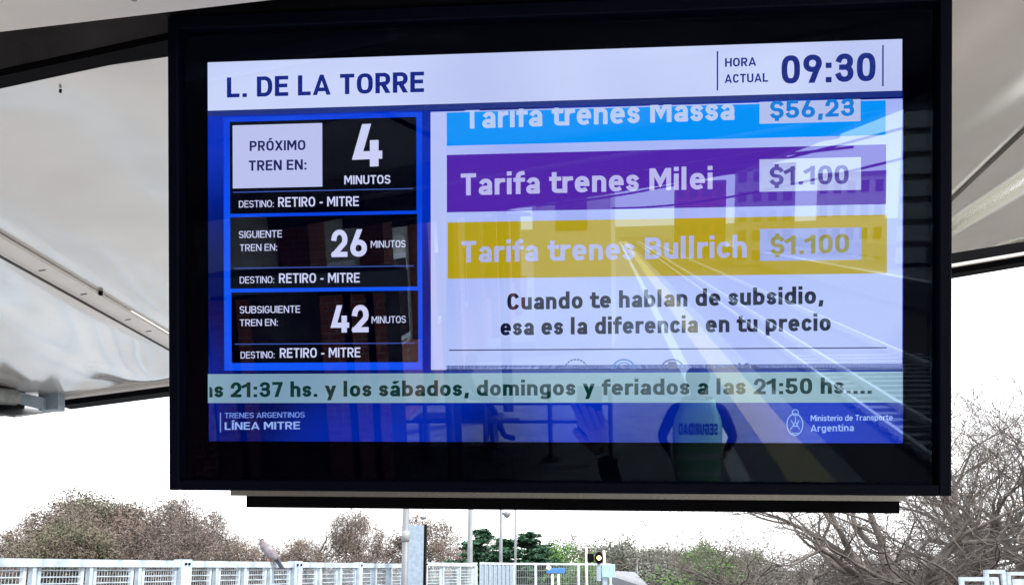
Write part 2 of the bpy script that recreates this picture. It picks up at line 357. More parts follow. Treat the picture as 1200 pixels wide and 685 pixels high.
# galvanised bracket at the left end of the eave
br = empty('gutter_bracket', at(40, 470, 3.9), 0, 'galvanised box bracket and pipe end at the left corner of the canopy eave', 'bracket')
Lb = br.location.copy()
def lb(x, y, Y): return at(x, y, Y) - Lb
b = MB(); a0 = lb(45, 480, 3.74); b.frame_box(a0, lb(68, 479, 3.74) - a0, (0, .06, 0), lb(45, 453, 3.74) - a0); b.obj('box_end', M['galv'], br)
b = MB(); b.tube(lb(-60, 459, 3.35), lb(18, 465, 3.6), .034, n=16); b.obj('pipe', M['galvd'], br, True)
b = MB(); a0 = lb(14, 471, 3.62); b.frame_box(a0, lb(50, 479, 3.71) - a0, (0, .03, 0), lb(14, 457, 3.62) - a0); b.obj('sleeve', M['galv'], br)
b = MB(); a0 = lb(-40, 480.5, 3.55); b.frame_box(a0, lb(17, 489, 3.55) - a0, lb(71, 481.5, 3.95) - lb(17, 489, 3.55), (0, 0, .008)); b.obj('base_plate', M['galvd'], br)

# ------------------------------------------------------------------ the display
tv = empty('information_display', TC, 0, 'large black framed train information display hanging under the canopy, blue screen lit', 'information display')
tv.matrix_world = TVM
def slab(u0, v0, u1, v1, n0, n1, mb=None, mi=0):
    mb = mb or MB(); return mb.box((u0 + u1) / 2, (v0 + v1) / 2, (n0 + n1) / 2, abs(u1 - u0), abs(v1 - v0), abs(n1 - n0), mi)
def uvn(x, y, n): 
    p = onplane(x, y, TC + N_ * n, N_) - TC; return p.dot(U_), p.dot(V_)
FN = .022
ot = uvn(660, 1, FN)[1]; orr = uvn(1116, 300, FN)[0]; ob = uvn(650, 577.5, FN)[1]; ol = uvn(197, 300, FN)[0]
il, ir = uvn(209, 300, FN)[0], uvn(1101, 300, FN)[0]; ib = uvn(650, 564.5, FN)[1]; it = ot - .02
b = MB(); slab(ol, ob, il, ot, -.03, .022, b); slab(ir, ob, orr, ot, -.03, .022, b); slab(il, ob, ir, ib, -.03, .022, b); slab(il, it, ir, ot, -.03, .022, b)
b.obj('frame', M['frame'], tv, bevel=.002)
slab(ol + .004, ob + .004, orr - .004, ot, -.09, -.0305).obj('rear_housing', M['black'], tv)
slab(ol - .005, ot + .002, orr + .005, ot + .02, -.09, .03).obj('top_cap', M['black'], tv)
slab(il, ib, ir, it, -.004, -.0035).obj('bezel_mask', emis('bezel', (1, 1, 5), .006, .02), tv)
slab(il, ib, ir, it, .004, .008).obj('cover_glass', glassmat(), tv)
# tray and support bar under the housing, farther back
tu0, tu1 = uvn(270, 580, -.1)[0], uvn(1062, 586, -.1)[0]; tv1 = uvn(650, 575, -.1)[1]; tv0 = uvn(650, 583.5, -.1)[1]
slab(tu0, tv0, tu1, tv1 + .02, -.155, -.1).obj('tray', M['tray'], tv)
bu0, bu1 = uvn(290, 590, -.12)[0], uvn(1053, 590, -.12)[0]; bv0 = uvn(650, 597, -.12)[1]
slab(bu0, bv0, bu1, tv0 - .0005, -.15, -.115).obj('support_bar', M['black'], tv)
for x in (-.35, .35): slab(x - .03, ot + .021, x + .03, ot + .36, -.08, -.03).obj('hanger', M['steel'], tv)

scr = slab(*uv(243, 130), *uv(1058.5, 519), -.002, -.0015); 
scr = scr.obj('screen', emis('bluebg', (0, 10, 84), GL, .009, rgb2=(0, 46, 190)), tv)
# ------------------------------------------------------------------ lettering drawn as strokes (cap height 1)
def _arc(cx, cy, rx, ry, a0, a1, p=2.35):
    n = max(3, int(abs(a1 - a0) / 11)); out = []
    for i in range(n + 1):
        a = R(a0 + (a1 - a0) * i / n); c, s = math.cos(a), math.sin(a)
        out.append((cx + rx * math.copysign(abs(c) ** (2 / p), c), cy + ry * math.copysign(abs(s) ** (2 / p), s)))
    return out
def _glyph(ch, k, xh=.74):
    """(advance width, strokes, clip low, clip high); k is half the stroke"""
    c0, c1 = 0, 1; lo, hi = 0.0, 1.0; x = xh; A = _arc
    def bowl(w): return A(w / 2, x / 2, w / 2 - k, x / 2 - k, 0, 360)
    acc = None
    if ch in 'ÁÉÍÓÚáéíóú':
        b_ = dict(zip('ÁÉÍÓÚáéíóú', 'AEIOUaeiou'))[ch]
        w, st, lo, hi = _glyph('ı' if b_ == 'i' else b_, k, xh); y0 = (1.06 if b_.isupper() else x + .07)
        st = [(s, (lo, hi)) if not isinstance(s, tuple) else s for s in st]; m = w / 2
        return w, st + [([(m - .02, y0 + k * .9), (m + .09, y0 + .17)], (y0, y0 + .2))], lo, hi
    if ch == ' ': return .24, [], 0, 1
    if ch == '.': return 2 * k + .04, [[(k + .02, k * .99), (k + .02, k * 1.01)]], 0, 1
    if ch == ',': return 2 * k + .06, [([(k + .05, k * 1.2), (k + .01, -.16)], (-.16, 2.1 * k))], 0, 1
    if ch == ':': return 2 * k + .04, [[(k + .02, k * .99), (k + .02, k * 1.01)], [(k + .02, .6), (k + .02, .602)]], 0, 1
    if ch == '-': return .40, [[(.04 + k, .40), (.36 - k, .40)]], 0, 1
    if ch == 'I': w = 2 * k; return w, [[(k, 0), (k, 1)]], 0, 1
    if ch == 'L': w = .54; return w, [[(k, 1.2), (k, k), (w - k, k)]], 0, 1
    if ch == 'E': w = .57; return w, [[(w - k, 1 - k), (k, 1 - k), (k, k), (w - k, k)], [(k, .52), (w - k - .04, .52)]], 0, 1
    if ch == 'T': w = .60; return w, [[(k, 1 - k), (w - k, 1 - k)], [(w / 2, 1 - k), (w / 2, 0)]], 0, 1
    if ch == 'H': w = .66; return w, [[(k, 0), (k, 1)], [(w - k, 0), (w - k, 1)], [(k, .51), (w - k, .51)]], 0, 1
    if ch == 'A': w = .72; return w, [[(k * .95 - .12, -.36), (w / 2, 1.0 - k * .2), (w - k * .95 + .12, -.36)], ([(w * .27, .27), (w * .73, .27)], (0, 1))], 0, 1
    if ch == 'M': w = .82; return w, [[(k, 0), (k, 1)], [(w - k, 0), (w - k, 1)], [(k * .9, 1.08), (w / 2, .34), (w - k * .9, 1.08)]], 0, 1
    if ch == 'N': w = .68; return w, [[(k, 0), (k, 1)], [(w - k, 0), (w - k, 1)], [(k, 1.02), (w - k, -.02)]], 0, 1
    if ch == 'X': w = .66; return w, [[(k - .1, -.17), (w - k + .1, 1.17)], [(k - .1, 1.17), (w - k + .1, -.17)]], 0, 1
    if ch == 'U': w = .65; return w, [[(k, 1.2)] + [(k, .6)] + A(w / 2, .3, w / 2 - k, .3 - k, 180, 360) + [(w - k, .6), (w - k, 1.2)]], 0, 1
    if ch == 'O': w = .67; return w, [A(w / 2, .5, w / 2 - k, .5 - k, 0, 360, 2.7)], 0, 1
    if ch == 'C': w = .62; return w, [A(w / 2, .5, w / 2 - k, .5 - k, 42, 318, 2.6)], 0, 1
    if ch == 'G': w = .65; return w, [A(w / 2, .5, w / 2 - k, .5 - k, 42, 345, 2.6) + [(w - k, .47)], [(w - k, .47), (w / 2 + .04, .47)]], 0, 1
    if ch == 'D': w = .66; return w, [[(w * .45, 1 - k), (k, 1 - k), (k, k), (w * .45, k)], A(w * .45, .5, w * .55 - k, .5 - k, -90, 90, 2.5)], 0, 1
    if ch in 'PRB':
        w = .62 if ch != 'B' else .64; m = .46 if ch != 'B' else .53; top = (1 - k + m) / 2; r_ = (1 - k - m) / 2; xx = w * .52
        st = [[(k, 0), (k, 1)], [(k, 1 - k), (xx, 1 - k)], A(xx, top, w - k - xx - (.02 if ch == 'B' else 0), r_, -90, 90, 2.3), [(k, m), (xx, m)]]
        if ch == 'R': st.append([(w * .5, m), (w - k + .12, -.26)])
        if ch == 'B': st += [A(xx, (m + k) / 2, w - k - xx, (m - k) / 2, -90, 90, 2.3), [(k, k), (xx, k)]]
        return w, st, 0, 1
    if ch == 'S' or ch == '$':
        w = .60; r_ = (.5 - k) / 2
        st = [A(w / 2, 1 - k - r_, w / 2 - k, r_, 28, 270, 2.2) + A(w / 2, k + r_, w / 2 - k, r_, 90, -152, 2.2)[1:]]
        if ch == '$': st += [([(w / 2, 1 - k), (w / 2, 1.13)], (-.2, 1.13)), ([(w / 2, k), (w / 2, -.13)], (-.13, 1.2))]
        return w, st, 0, 1
    if ch == '0': w = .60; return w, [A(w / 2, .5, w / 2 - k, .5 - k, 0, 360, 2.7)], 0, 1
    if ch == '1': w = .42; return w, [[(w - k - .04, 0), (w - k - .04, 1)], [(w - k - .04, 1 - k * 1.3), (.0, .70)]], 0, 1
    if ch == '2': w = .58; r_ = .27; return w, [A(w / 2, 1 - k - r_ + .0, w / 2 - k, r_, 170, -28, 2.1) + [(k * 1.1, k)], [(k * 1.1, k), (w - k, k)]], 0, 1
    if ch == '3':
        w = .58; m = .52; return w, [A(w / 2, (1 - k + m) / 2, w / 2 - k - .015, (1 - k - m) / 2, 160, -90, 2.2), A(w / 2, (m + k) / 2, w / 2 - k, (m - k) / 2, 90, -160, 2.2), [(w / 2, m), (w * .36, m)]], 0, 1
    if ch == '4': w = .62; return w, [[(w * .5, 1.1), (k * .9, .24 + k * .3), (w - k, .24 + k * .3)], [(w * .72, .52), (w * .72, 0)]], 0, 1
    if ch == '5': w = .58; return w, [[(w - k - .04, 1 - k), (k + .03, 1 - k), (k + .02, .55)], A(w / 2 - .01, .32 , w / 2 - k + .01, .32 - k, 138, -155, 2.3)], 0, 1
    if ch == '6': w = .60; m = .31; return w, [A(w / 2, m, w / 2 - k, m - k, 0, 360, 2.2), [(k * 1.25, .40), (w * .62, 1.1)]], 0, 1
    if ch == '9': w = .60; m = .69; return w, [A(w / 2, m, w / 2 - k, .31 - k, 0, 360, 2.2), [(w - k * 1.25, .60), (w * .38, -.1)]], 0, 1
    if ch == '7': w = .56; return w, [[(k, 1 - k), (w - k * 1.1, 1 - k)], [(w - k * 1.05, 1 - k), (w * .33, -.12)]], 0, 1
    if ch == 'o': w = .56; return w, [bowl(w)], 0, x
    if ch == 'c': w = .49; return w, [A(w / 2 + .02, x / 2, w / 2 - k + .02, x / 2 - k, 48, 312)], 0, x
    if ch == 'e': w = .56; return w, [A(w / 2, x / 2, w / 2 - k, x / 2 - k, 0, 296), [(w - k, x / 2 + .01), (k, x / 2 + .01)]], 0, x
    if ch in 'dbpq':
        w = .57; st = [bowl(w)]; s_ = (w - k) if ch in 'dq' else k
        if ch in 'db': st.append(([(s_, 0), (s_, 1.04)], (0, 1.04)))
        else: st.append(([(s_, x), (s_, -.24)], (-.24, x)))
        return w, st, 0, x
    if ch == 'g': w = .57; return w, [bowl(w), ([(w - k, x), (w - k, 0.02)] + A(w / 2 - .01, .0, w / 2 - k + .01, .24 - k, 0, -125), (-.25, x))], 0, x
    if ch == 'a':
        w = .52; m = x * .58
        kk = k * .86; return w, [[(w - k, 0), (w - k, x * .6)], A(w / 2 + .01, x * .6, w / 2 - k - .01, x * .4 - k, 0, 142), A(w * .44, x * .27, w * .44 - k, x * .27 - kk, 92, 270), [(w * .44, x * .54 - kk), (w - k, x * .54 - kk)], [(w * .44, kk), (w * .52, kk), (w - k, x * .2)]], 0, x
    if ch in 'nhmru':
        if ch == 'u': w = .54; return w, [[(w - k, x), (w - k, 0)], [(k, x + .1), (k, x * .5)] + A(w / 2, x * .38, w / 2 - k, x * .38 - k, 180, 330)], 0, x
        if ch == 'r': w = .37; return w, [[(k, 0), (k, x)], A(.33, x * .58, .33 - k, x * .42 - k, 180, 92)], 0, x
        w = .54; st = [([(k, 0), (k, 1.04 if ch == 'h' else x)], (0, 1.04 if ch == 'h' else x)), A(w / 2, x * .6, w / 2 - k, x * .4 - k, 180, 0) + [(w - k, -.1)]]
        if ch == 'm': w2 = w - .03; st = [st[0], A(w2 / 2, x * .6, w2 / 2 - k, x * .4 - k, 180, 0) + [(w2 - k, -.1)], A(w2 - k + w2 / 2 - k, x * .6, w2 / 2 - k, x * .4 - k, 180, 0) + [(2 * w2 - 3 * k, -.1)]]; w = 2 * w2 - 2 * k
        return w, st, 0, x
    if ch == 'i': return 2 * k, [[(k, 0), (k, x)], ([(k, 1.04 - k * 1.01), (k, 1.04 - k * .99)], (.8, 1.2))], 0, x
    if ch == 'ı': return 2 * k, [[(k, 0), (k, x)]], 0, x
    if ch == 'l': return 2 * k + .03, [([(k, 1.2), (k, 0)], (0, 1.04))], 0, 1.04
    if ch == 't': w = .37; cx = w * .42; return w, [([(cx, .95), (cx, x * .4)] + A(cx + .17, .17 + k * .2, .17, .17 - k * .8, 180, 285), (0, .95)), ([(0 + k * .6, x - k), (w - k * .4, x - k)], (0, x))], 0, x
    if ch == 'f': w = .36; cx = w * .42; return w, [([(cx, -.1), (cx, .78)] + A(cx + .18, .78, .18, .26 - k, 180, 95), (0, 1.04)), ([(k * .6, x - k), (w - k * .4, x - k)], (0, x))], 0, x
    if ch == 's':
        w = .47; r_ = (x / 2 - k) / 2; return w, [A(w / 2, x - k - r_, w / 2 - k, r_, 28, 270, 2.1) + A(w / 2, k + r_, w / 2 - k, r_, 90, -152, 2.1)[1:]], 0, x
    if ch == 'y': w = .55; return w, [([(k * .9 - .12, x + .3), (w * .5, .0 + k)], (-.24, x)), ([(w - k * .9 + .1, x + .3), (w * .30, -.32)], (-.24, x))], -.24, x
    return .5, [[(k, 0), (.5 - k, 1)]], 0, 1
def _stroke(pts, k):
    P = [Vector((p[0], p[1])) for p in pts]; closed = (P[0] - P[-1]).length < 1e-4 and len(P) > 3
    P = [p for i, p in enumerate(P) if i == 0 or (p - P[i - 1]).length > 1e-5]
    n = len(P); L_ = []
    if not closed:
        P[0] = P[0] + (P[0] - P[1]).normalized() * k; P[-1] = P[-1] + (P[-1] - P[-2]).normalized() * k
    for i in range(n):
        if closed: a, b_ = P[i - 1 if i else n - 2], P[(i + 1) if i < n - 1 else 1]
        else: a, b_ = P[max(0, i - 1)], P[min(n - 1, i + 1)]
        d1 = (P[i] - a); d2 = (b_ - P[i])
        d1 = d1.normalized() if d1.length > 1e-7 else d2.normalized(); d2 = d2.normalized() if d2.length > 1e-7 else d1
        n1 = Vector((-d1.y, d1.x)); n2 = Vector((-d2.y, d2.x)); m = n1 + n2
        m = m.normalized() if m.length > 1e-4 else n1
        L_.append(m * (k / max(.35, m.dot(n1))))
    return [[P[i] + L_[i], P[i + 1] + L_[i + 1], P[i + 1] - L_[i + 1], P[i] - L_[i]] for i in range(n - 1)]
def _clip(poly, ax, lim, sign):
    out = []
    for i in range(len(poly)):
        a, b_ = poly[i - 1], poly[i]; da = (a[ax] - lim) * sign; db = (b_[ax] - lim) * sign
        if (da >= 0) != (db >= 0): t = da / (da - db); out.append(a + (b_ - a) * t)
        if db >= 0: out.append(b_)
    return out
def lettering(body, k, gap=.13, xh=.74):
    """list of (polygon, layer) in units of the cap height, and total width"""
    X = 0; res = []
    for ch in body:
        w, st, lo, hi = _glyph(ch, k, xh)
        for si, s in enumerate(st):
            l_, h_ = lo, hi
            if isinstance(s, tuple): s, (l_, h_) = s
            for q in _stroke(s, k):
                q = _clip(_clip(q, 1, l_, 1), 1, h_, -1)
                if len(q) >= 3: res.append(([p + Vector((X, 0)) for p in q], si))
        X += w + (gap if ch != ' ' else gap * .6)
    return res, X - gap
def sh(name, x0, y0, x1, y1, rgb, n=1, rgb2=None):
    (u0, v1), (u1, v0) = uv(x0, y0), uv(x1, y1)
    z = -.0014 + n * .0004
    return MB().quad((u0, v0, z), (u1, v0, z), (u1, v1, z), (u0, v1, z)).obj(name, emis(name, rgb, GL, .009, rgb2), scr)
def ln(name, x0, y0, x1, th, rgb, n=3):
    u0, v = uv(x0, y0); u1 = uv(x1, y0)[0]; z = -.0014 + n * .0004; h = th * .5 * AH / 460
    return MB().quad((u0, v - h, z), (u1, v - h, z), (u1, v + h, z), (u0, v + h, z)).obj(name, emis(name, rgb, GL, .009), scr)
def txt(body, x0, y0, x1, y1, cap, rgb, n=4, bold=.09, clip=None, clipl=None, clipb=None, xh=.74, gap=.105, name='text'):
    """baseline from x0, y0 to x1, y1; bold is half the stroke as a share of the cap height"""
    polys, W = lettering(body, bold, gap, xh)
    a = Vector(uv(x0, y0)); bb = Vector(uv(x1, y1)); h = (Vector(uv(x0, y0 - cap)) - a).length; d = (bb - a) / W; b = MB(); z = -.0014 + n * .0004
    for q, si in polys:
        q = [Vector((a.x + d.x * p.x, a.y + d.y * p.x + p.y * h)) for p in q]
        if clip: q = _clip(q, 1, uv(*clip)[1], -1)
        if clipb and len(q) > 2: q = _clip(q, 1, uv(*clipb)[1], 1)
        if clipl and len(q) > 2: q = _clip(q, 0, uv(*clipl)[0], 1)
        if len(q) < 3: continue
        vs = [(p.x, p.y, z + si * .00002) for p in q]
        ar = sum(vs[i - 1][0] * vs[i][1] - vs[i][0] * vs[i - 1][1] for i in range(len(vs)))
        if ar < 0: vs = vs[::-1]
        b.add(vs, [tuple(range(len(vs)))])
    return b.obj(name, emis('text', rgb, GL, .009), scr)
def ring(name, cx, cy, rx, ry, th, rgb, n=4, a0=0, a1=360, dash=0, cyb=None):
    b = MB(); c = uv(cx, cy); k = abs(uv(cx + 1, cy)[0] - c[0]); N = 40; z = -.0014 + n * .0004
    for i in range(N):
        if dash and i % dash == dash - 1: continue
        q = [R(a0 + (a1 - a0) * t / N) for t in (i, i + 1)]
        p = []
        for r_, t in ((1, q[0]), (1, q[1]), (0, q[1]), (0, q[0])): p.append((c[0] + math.cos(t) * (rx - (0 if r_ else th)) * k, c[1] + math.sin(t) * (ry - (0 if r_ else th)) * k, z))
        b.quad(*p[::-1])
    return b.obj(name, emis(name, rgb, GL, .009), scr)
LAV = (198, 208, 250); WHT = (196, 202, 240); NAV = (10, 32, 128); DRK = (0, 0, 10)
sh('header_band', 243, 73, 1057.5, 106, (190, 200, 244), rgb2=(208, 218, 254))  # two tones imitate uneven backlight and glare in the emission colour
sh('dark_blue_band', 243, 130, 1057.5, 113, (30, 48, 128))  # dark blue line of the screen layout below the header
sh('dark_blue_band', 505, 428, 1058.5, 434, (45, 62, 135))  # dark blue line of the layout between content and ticker
txt('L. DE LA TORRE', 266, 114.5, 497, 108, 23.5, NAV, bold=.094)
sh('divider', 840, 60, 841.7, 106, NAV, 2); sh('divider', 1034, 53, 1035.7, 101, NAV, 2)
txt('HORA', 849.6, 78.5, 886, 77.3, 10, NAV); txt('ACTUAL', 849.3, 97.6, 900, 96, 10.2, NAV); txt('09:30', 915.8, 98.4, 1026, 95, 33, NAV, bold=.094)
sh('panel_glow', 261.5, 137.5, 495, 433, (10, 86, 245), 1, rgb2=(8, 66, 222))
for (x0, y0, x1, y1, yl, xl0) in ((269, 143, 488, 246.5, 225.3, 273), (269.5, 254.5, 489, 335.5, 314.2, 274), (271, 342.5, 490, 424, 403, 275)):
    sh('minutes_panel', x0, y0, x1, y1, DRK, 2); ln('panel_line', xl0, yl, x1 - 4, 1.3, (60, 82, 165))
sh('white_label', 272.5, 147, 377.7, 218.5, (192, 198, 240), 3)
txt('PRÓXIMO', 292.7, 177, 358, 175.8, 11.6, (25, 28, 90)); txt('TREN EN:', 291.6, 200.2, 359.5, 198.8, 12, (25, 28, 90))
WT = (208, 212, 248)
txt('4', 414.5, 196, 448, 194.6, 50, WT, bold=.094); txt('MINUTOS', 403.5, 216, 457.5, 215.2, 10.2, WT, bold=.078)
txt('DESTINO:', 280, 243.2, 321, 242.5, 8, WT, bold=.062); txt('RETIRO - MITRE', 326, 242.4, 420.5, 241.3, 11.3, WT, bold=.078)
txt('SIGUIENTE', 280, 279, 330.5, 278, 8.4, WT, bold=.062); txt('TREN EN:', 281, 294.3, 325, 293.5, 8, WT, bold=.062)
txt('26', 388.5, 301.2, 430, 300.4, 32, WT, bold=.094); txt('MINUTOS', 434.5, 290.3, 475.3, 289.6, 8.2, WT, bold=.062)
txt('DESTINO:', 281, 332, 321.5, 331.4, 8, WT, bold=.062); txt('RETIRO - MITRE', 327, 331.5, 421.5, 330.8, 11.3, WT, bold=.078)
txt('SUBSIGUIENTE', 281, 367, 351.7, 366.2, 8.4, WT, bold=.062); txt('TREN EN:', 281, 382, 325.8, 381.3, 8, WT, bold=.062)
txt('42', 388.6, 389.5, 432, 389, 32, WT, bold=.094); txt('MINUTOS', 435.5, 378.8, 475.6, 378, 8.2, WT, bold=.062)
txt('DESTINO:', 282, 419.8, 322, 419.2, 8, WT, bold=.062); txt('RETIRO - MITRE', 328, 419, 422.3, 418.2, 11.3, WT, bold=.078)
sh('content_area', 504.5, 131, 1057.5, 430, (166, 180, 248), 1, rgb2=(184, 200, 252))  # same mottled glow: backlight unevenness and glare put into the colour
sh('header_band', 504.5, 132, 523, 433, (186, 198, 248), 2)
sh('fare_bar', 523.5, 132, 1038, 158, (0, 148, 252), 2)
txt('Tarifa trenes Massa', 544.5, 151, 860.5, 140.5, 25.5, (188, 206, 244), clip=(700, 125), bold=.092)
sh('price_box', 890, 119.5, 1008.5, 142, (184, 196, 240), 3); txt('$56,23', 902.5, 139.5, 1001, 136, 21, (24, 128, 220), clip=(950, 117.2), bold=.094)
sh('fare_bar', 523.5, 181.5, 1038.5, 239, (84, 38, 172), 2)
txt('Tarifa trenes Milei', 540, 229, 835, 221.5, 25.5, (190, 188, 240), bold=.092)
sh('price_box', 890, 186.7, 1009, 222.3, (180, 188, 238), 3); txt('$1.100', 902, 217.5, 994.5, 215.4, 22, (84, 66, 160), bold=.094)
sh('fare_bar', 524.5, 260.5, 1039.5, 320, (180, 160, 14), 2)
txt('Tarifa trenes Bullrich', 540.5, 307.5, 875, 301.5, 25, (176, 182, 226), bold=.092)
sh('price_box', 890.5, 268.2, 1009.5, 304, (160, 172, 232), 3); txt('$1.100', 903, 298.7, 995, 295.8, 22, (150, 146, 66), bold=.094)
txt('Cuando te hablan de subsidio,', 594.5, 363, 965, 355.6, 19.5, (16, 22, 48), bold=.1)
txt('esa es la diferencia en tu precio', 586.5, 392.8, 973.5, 387.3, 19.5, (16, 22, 48), bold=.1)
ln('rule', 526, 410, 1039.5, 1.4, (60, 66, 110), 2)
for cx, col, ds in ((675, (110, 116, 160), 4), (731, (90, 140, 205), 0), (788, (100, 106, 150), 0)):
    ring('logo_ring', cx, 434, 14.5, 14, 1.8, col, 3, 8, 172, ds)
ring('logo_ring', 731, 434, 10.5, 10, 1.2, (90, 140, 205), 3, 12, 168); ring('logo_ring', 788, 434, 10, 9, 1, (100, 106, 150), 3, 12, 168)
sh('logo_block', 783, 423.5, 793, 432, (112, 118, 160), 4)
txt('Gestión', 826, 438, 889, 436.5, 11.5, (78, 84, 130), clipb=(858, 430.7))
sh('ticker_band', 243.5, 438, 1058, 471.3, (124, 158, 182), 3, rgb2=(146, 180, 192))
txt('as 21:37 hs. y los sábados, domingos y feriados a las 21:50 hs....', 238, 465.3, 1022, 460.8, 17.5, (8, 50, 48), n=5, bold=.098, clipl=(245.5, 455))
txt('TRENES ARGENTINOS', 263.4, 489.6, 357, 488.8, 6.3, (120, 150, 235), bold=.062); txt('LÍNEA MITRE', 263.4, 503.2, 351.5, 502.4, 8.8, (150, 176, 245), bold=.078)
sh('divider', 257.6, 483, 258.8, 506, (120, 150, 235), 3)
txt('Ministerio de Transporte', 950, 493, 1046, 492, 6.8, (165, 195, 248), bold=.07); txt('Argentina', 950, 505.4, 1000.5, 504.6, 8, (150, 180, 240), bold=.08)
ring('emblem_ring', 931.5, 497, 10, 13.5, 1.4, (130, 165, 235), 3); ring('emblem_sun', 932, 483, 4.2, 4.2, 1.3, (130, 165, 235), 4)
b = MB(); z_ = .0006
for (x0, y0), (x1, y1) in (((926, 503), (932, 494)), ((937, 503), (932, 494)), ((932, 494), (932, 488)), ((927, 492), (931, 499)), ((936, 492), (933, 499)), ((928, 507), (935, 507)), ((929, 499), (934.5, 499))):
    p0 = Vector(uv(x0, y0) + (z_,)); p1 = Vector(uv(x1, y1) + (z_,)); d = (p1 - p0).normalized(); s_ = Vector((-d.y, d.x, 0)) * .0007
    b.quad(p0 - s_, p1 - s_, p1 + s_, p0 + s_)
b.obj('emblem_figure', emis('e', (130, 165, 235), GL), scr)

# ------------------------------------------------------------------ figures
def skin_mesh(name, verts, edges, radii, mats, regions, root=0, subdiv=2, parent=None):
    me = bpy.data.meshes.new(name); me.from_pydata([tuple(v) for v in verts], edges, [])
    ob = bpy.data.objects.new(name, me); C.objects.link(ob)
    ob.modifiers.new('s', 'SKIN')
    for i, r in enumerate(radii): me.skin_vertices[0].data[i].radius = (r, r) if not isinstance(r, tuple) else r
    me.skin_vertices[0].data[root].use_root = True
    sb = ob.modifiers.new('d', 'SUBSURF'); sb.levels = subdiv; sb.render_levels = subdiv
    bpy.context.view_layer.update()
    m2 = bpy.data.meshes.new_from_object(ob.evaluated_get(bpy.context.evaluated_depsgraph_get())); bpy.data.objects.remove(ob)
    m2.materials.clear()
    for m in mats: m2.materials.append(m)
    segs = [(Vector(verts[a]), Vector(verts[b_]), regions[i]) for i, (a, b_) in enumerate(edges)]
    for p in m2.polygons:
        p.use_smooth = True; c = p.center; best = 9; bi = 0
        for a, b_, rg in segs:
            ab = b_ - a; t = max(0, min(1, (c - a).dot(ab) / max(1e-9, ab.length_squared))); d = (c - a - ab * t).length
            if d < best: best = d; bi = rg
        p.material_index = bi
    o = bpy.data.objects.new(name, m2); C.objects.link(o); o.parent = parent; return o
def human(label, loc, rz, J, mats, cat='person', hands=True, hair='cloth', name='person'):
    """J: joint positions. regions 0 skin 1 top 2 trousers 3 shoes"""
    root = empty(name, loc, rz, label, cat)
    k = ['pelvis', 'waist', 'chest', 'neck', 'headb', 'headt', 'shl', 'ell', 'wrl', 'shr', 'elr', 'wrr', 'hl', 'knl', 'anl', 'tol', 'hr', 'knr', 'anr', 'tor']
    V = [Vector(J[q]) for q in k]; ix = {q: i for i, q in enumerate(k)}
    rad = dict(pelvis=(.15, .11), waist=(.135, .1), chest=(.16, .115), neck=.055, headb=(.075, .09), headt=(.075, .09), shl=.065, ell=.046, wrl=.03, shr=.065, elr=.046, wrr=.03,
               hl=.095, knl=.06, anl=.042, tol=.04, hr=.095, knr=.06, anr=.042, tor=.04)
    E_ = [('pelvis', 'waist', 1), ('waist', 'chest', 1), ('chest', 'neck', 1), ('neck', 'headb', 0), ('headb', 'headt', 0), ('chest', 'shl', 1), ('shl', 'ell', 1), ('ell', 'wrl', 1), ('chest', 'shr', 1), ('shr', 'elr', 1), ('elr', 'wrr', 1),
          ('pelvis', 'hl', 2), ('hl', 'knl', 2), ('knl', 'anl', 2), ('anl', 'tol', 3), ('pelvis', 'hr', 2), ('hr', 'knr', 2), ('knr', 'anr', 2), ('anr', 'tor', 3)]
    skin_mesh('body', V, [(ix[a], ix[b_]) for a, b_, _ in E_], [rad[q] for q in k], mats, [e[2] for e in E_], 0, 2, root)
    hb, ht = Vector(J['headb']), Vector(J['headt'])
    c = (hb + ht) / 2
    MB().ball(c + Vector((0, -.015, .035)), .108, 14, 8, (.85, 1.0, 1.1)).obj('hair', M[hair], root, True)
    f = c + Vector((0, .085, 0))
    b = MB(); b.ball(f + Vector((0, .012, -.01)), .018, 8, 5, (.7, 1, 1.3)); b.obj('nose', M['skin'], root, True)
    for s in (-1, 1):
        MB().ball(c + Vector((s * .032, .085, .012)), .012, 8, 5).obj('eye', M['cloth'], root, True)
        MB().ball(c + Vector((s * .085, 0, 0)), .028, 8, 5, (.3, .7, 1.1)).obj('ear', M['skin'], root, True)
    MB().ball(f + Vector((0, -.002, -.05)), .022, 8, 4, (1, .4, .3)).obj('mouth', M['red'], root, True)
    return root
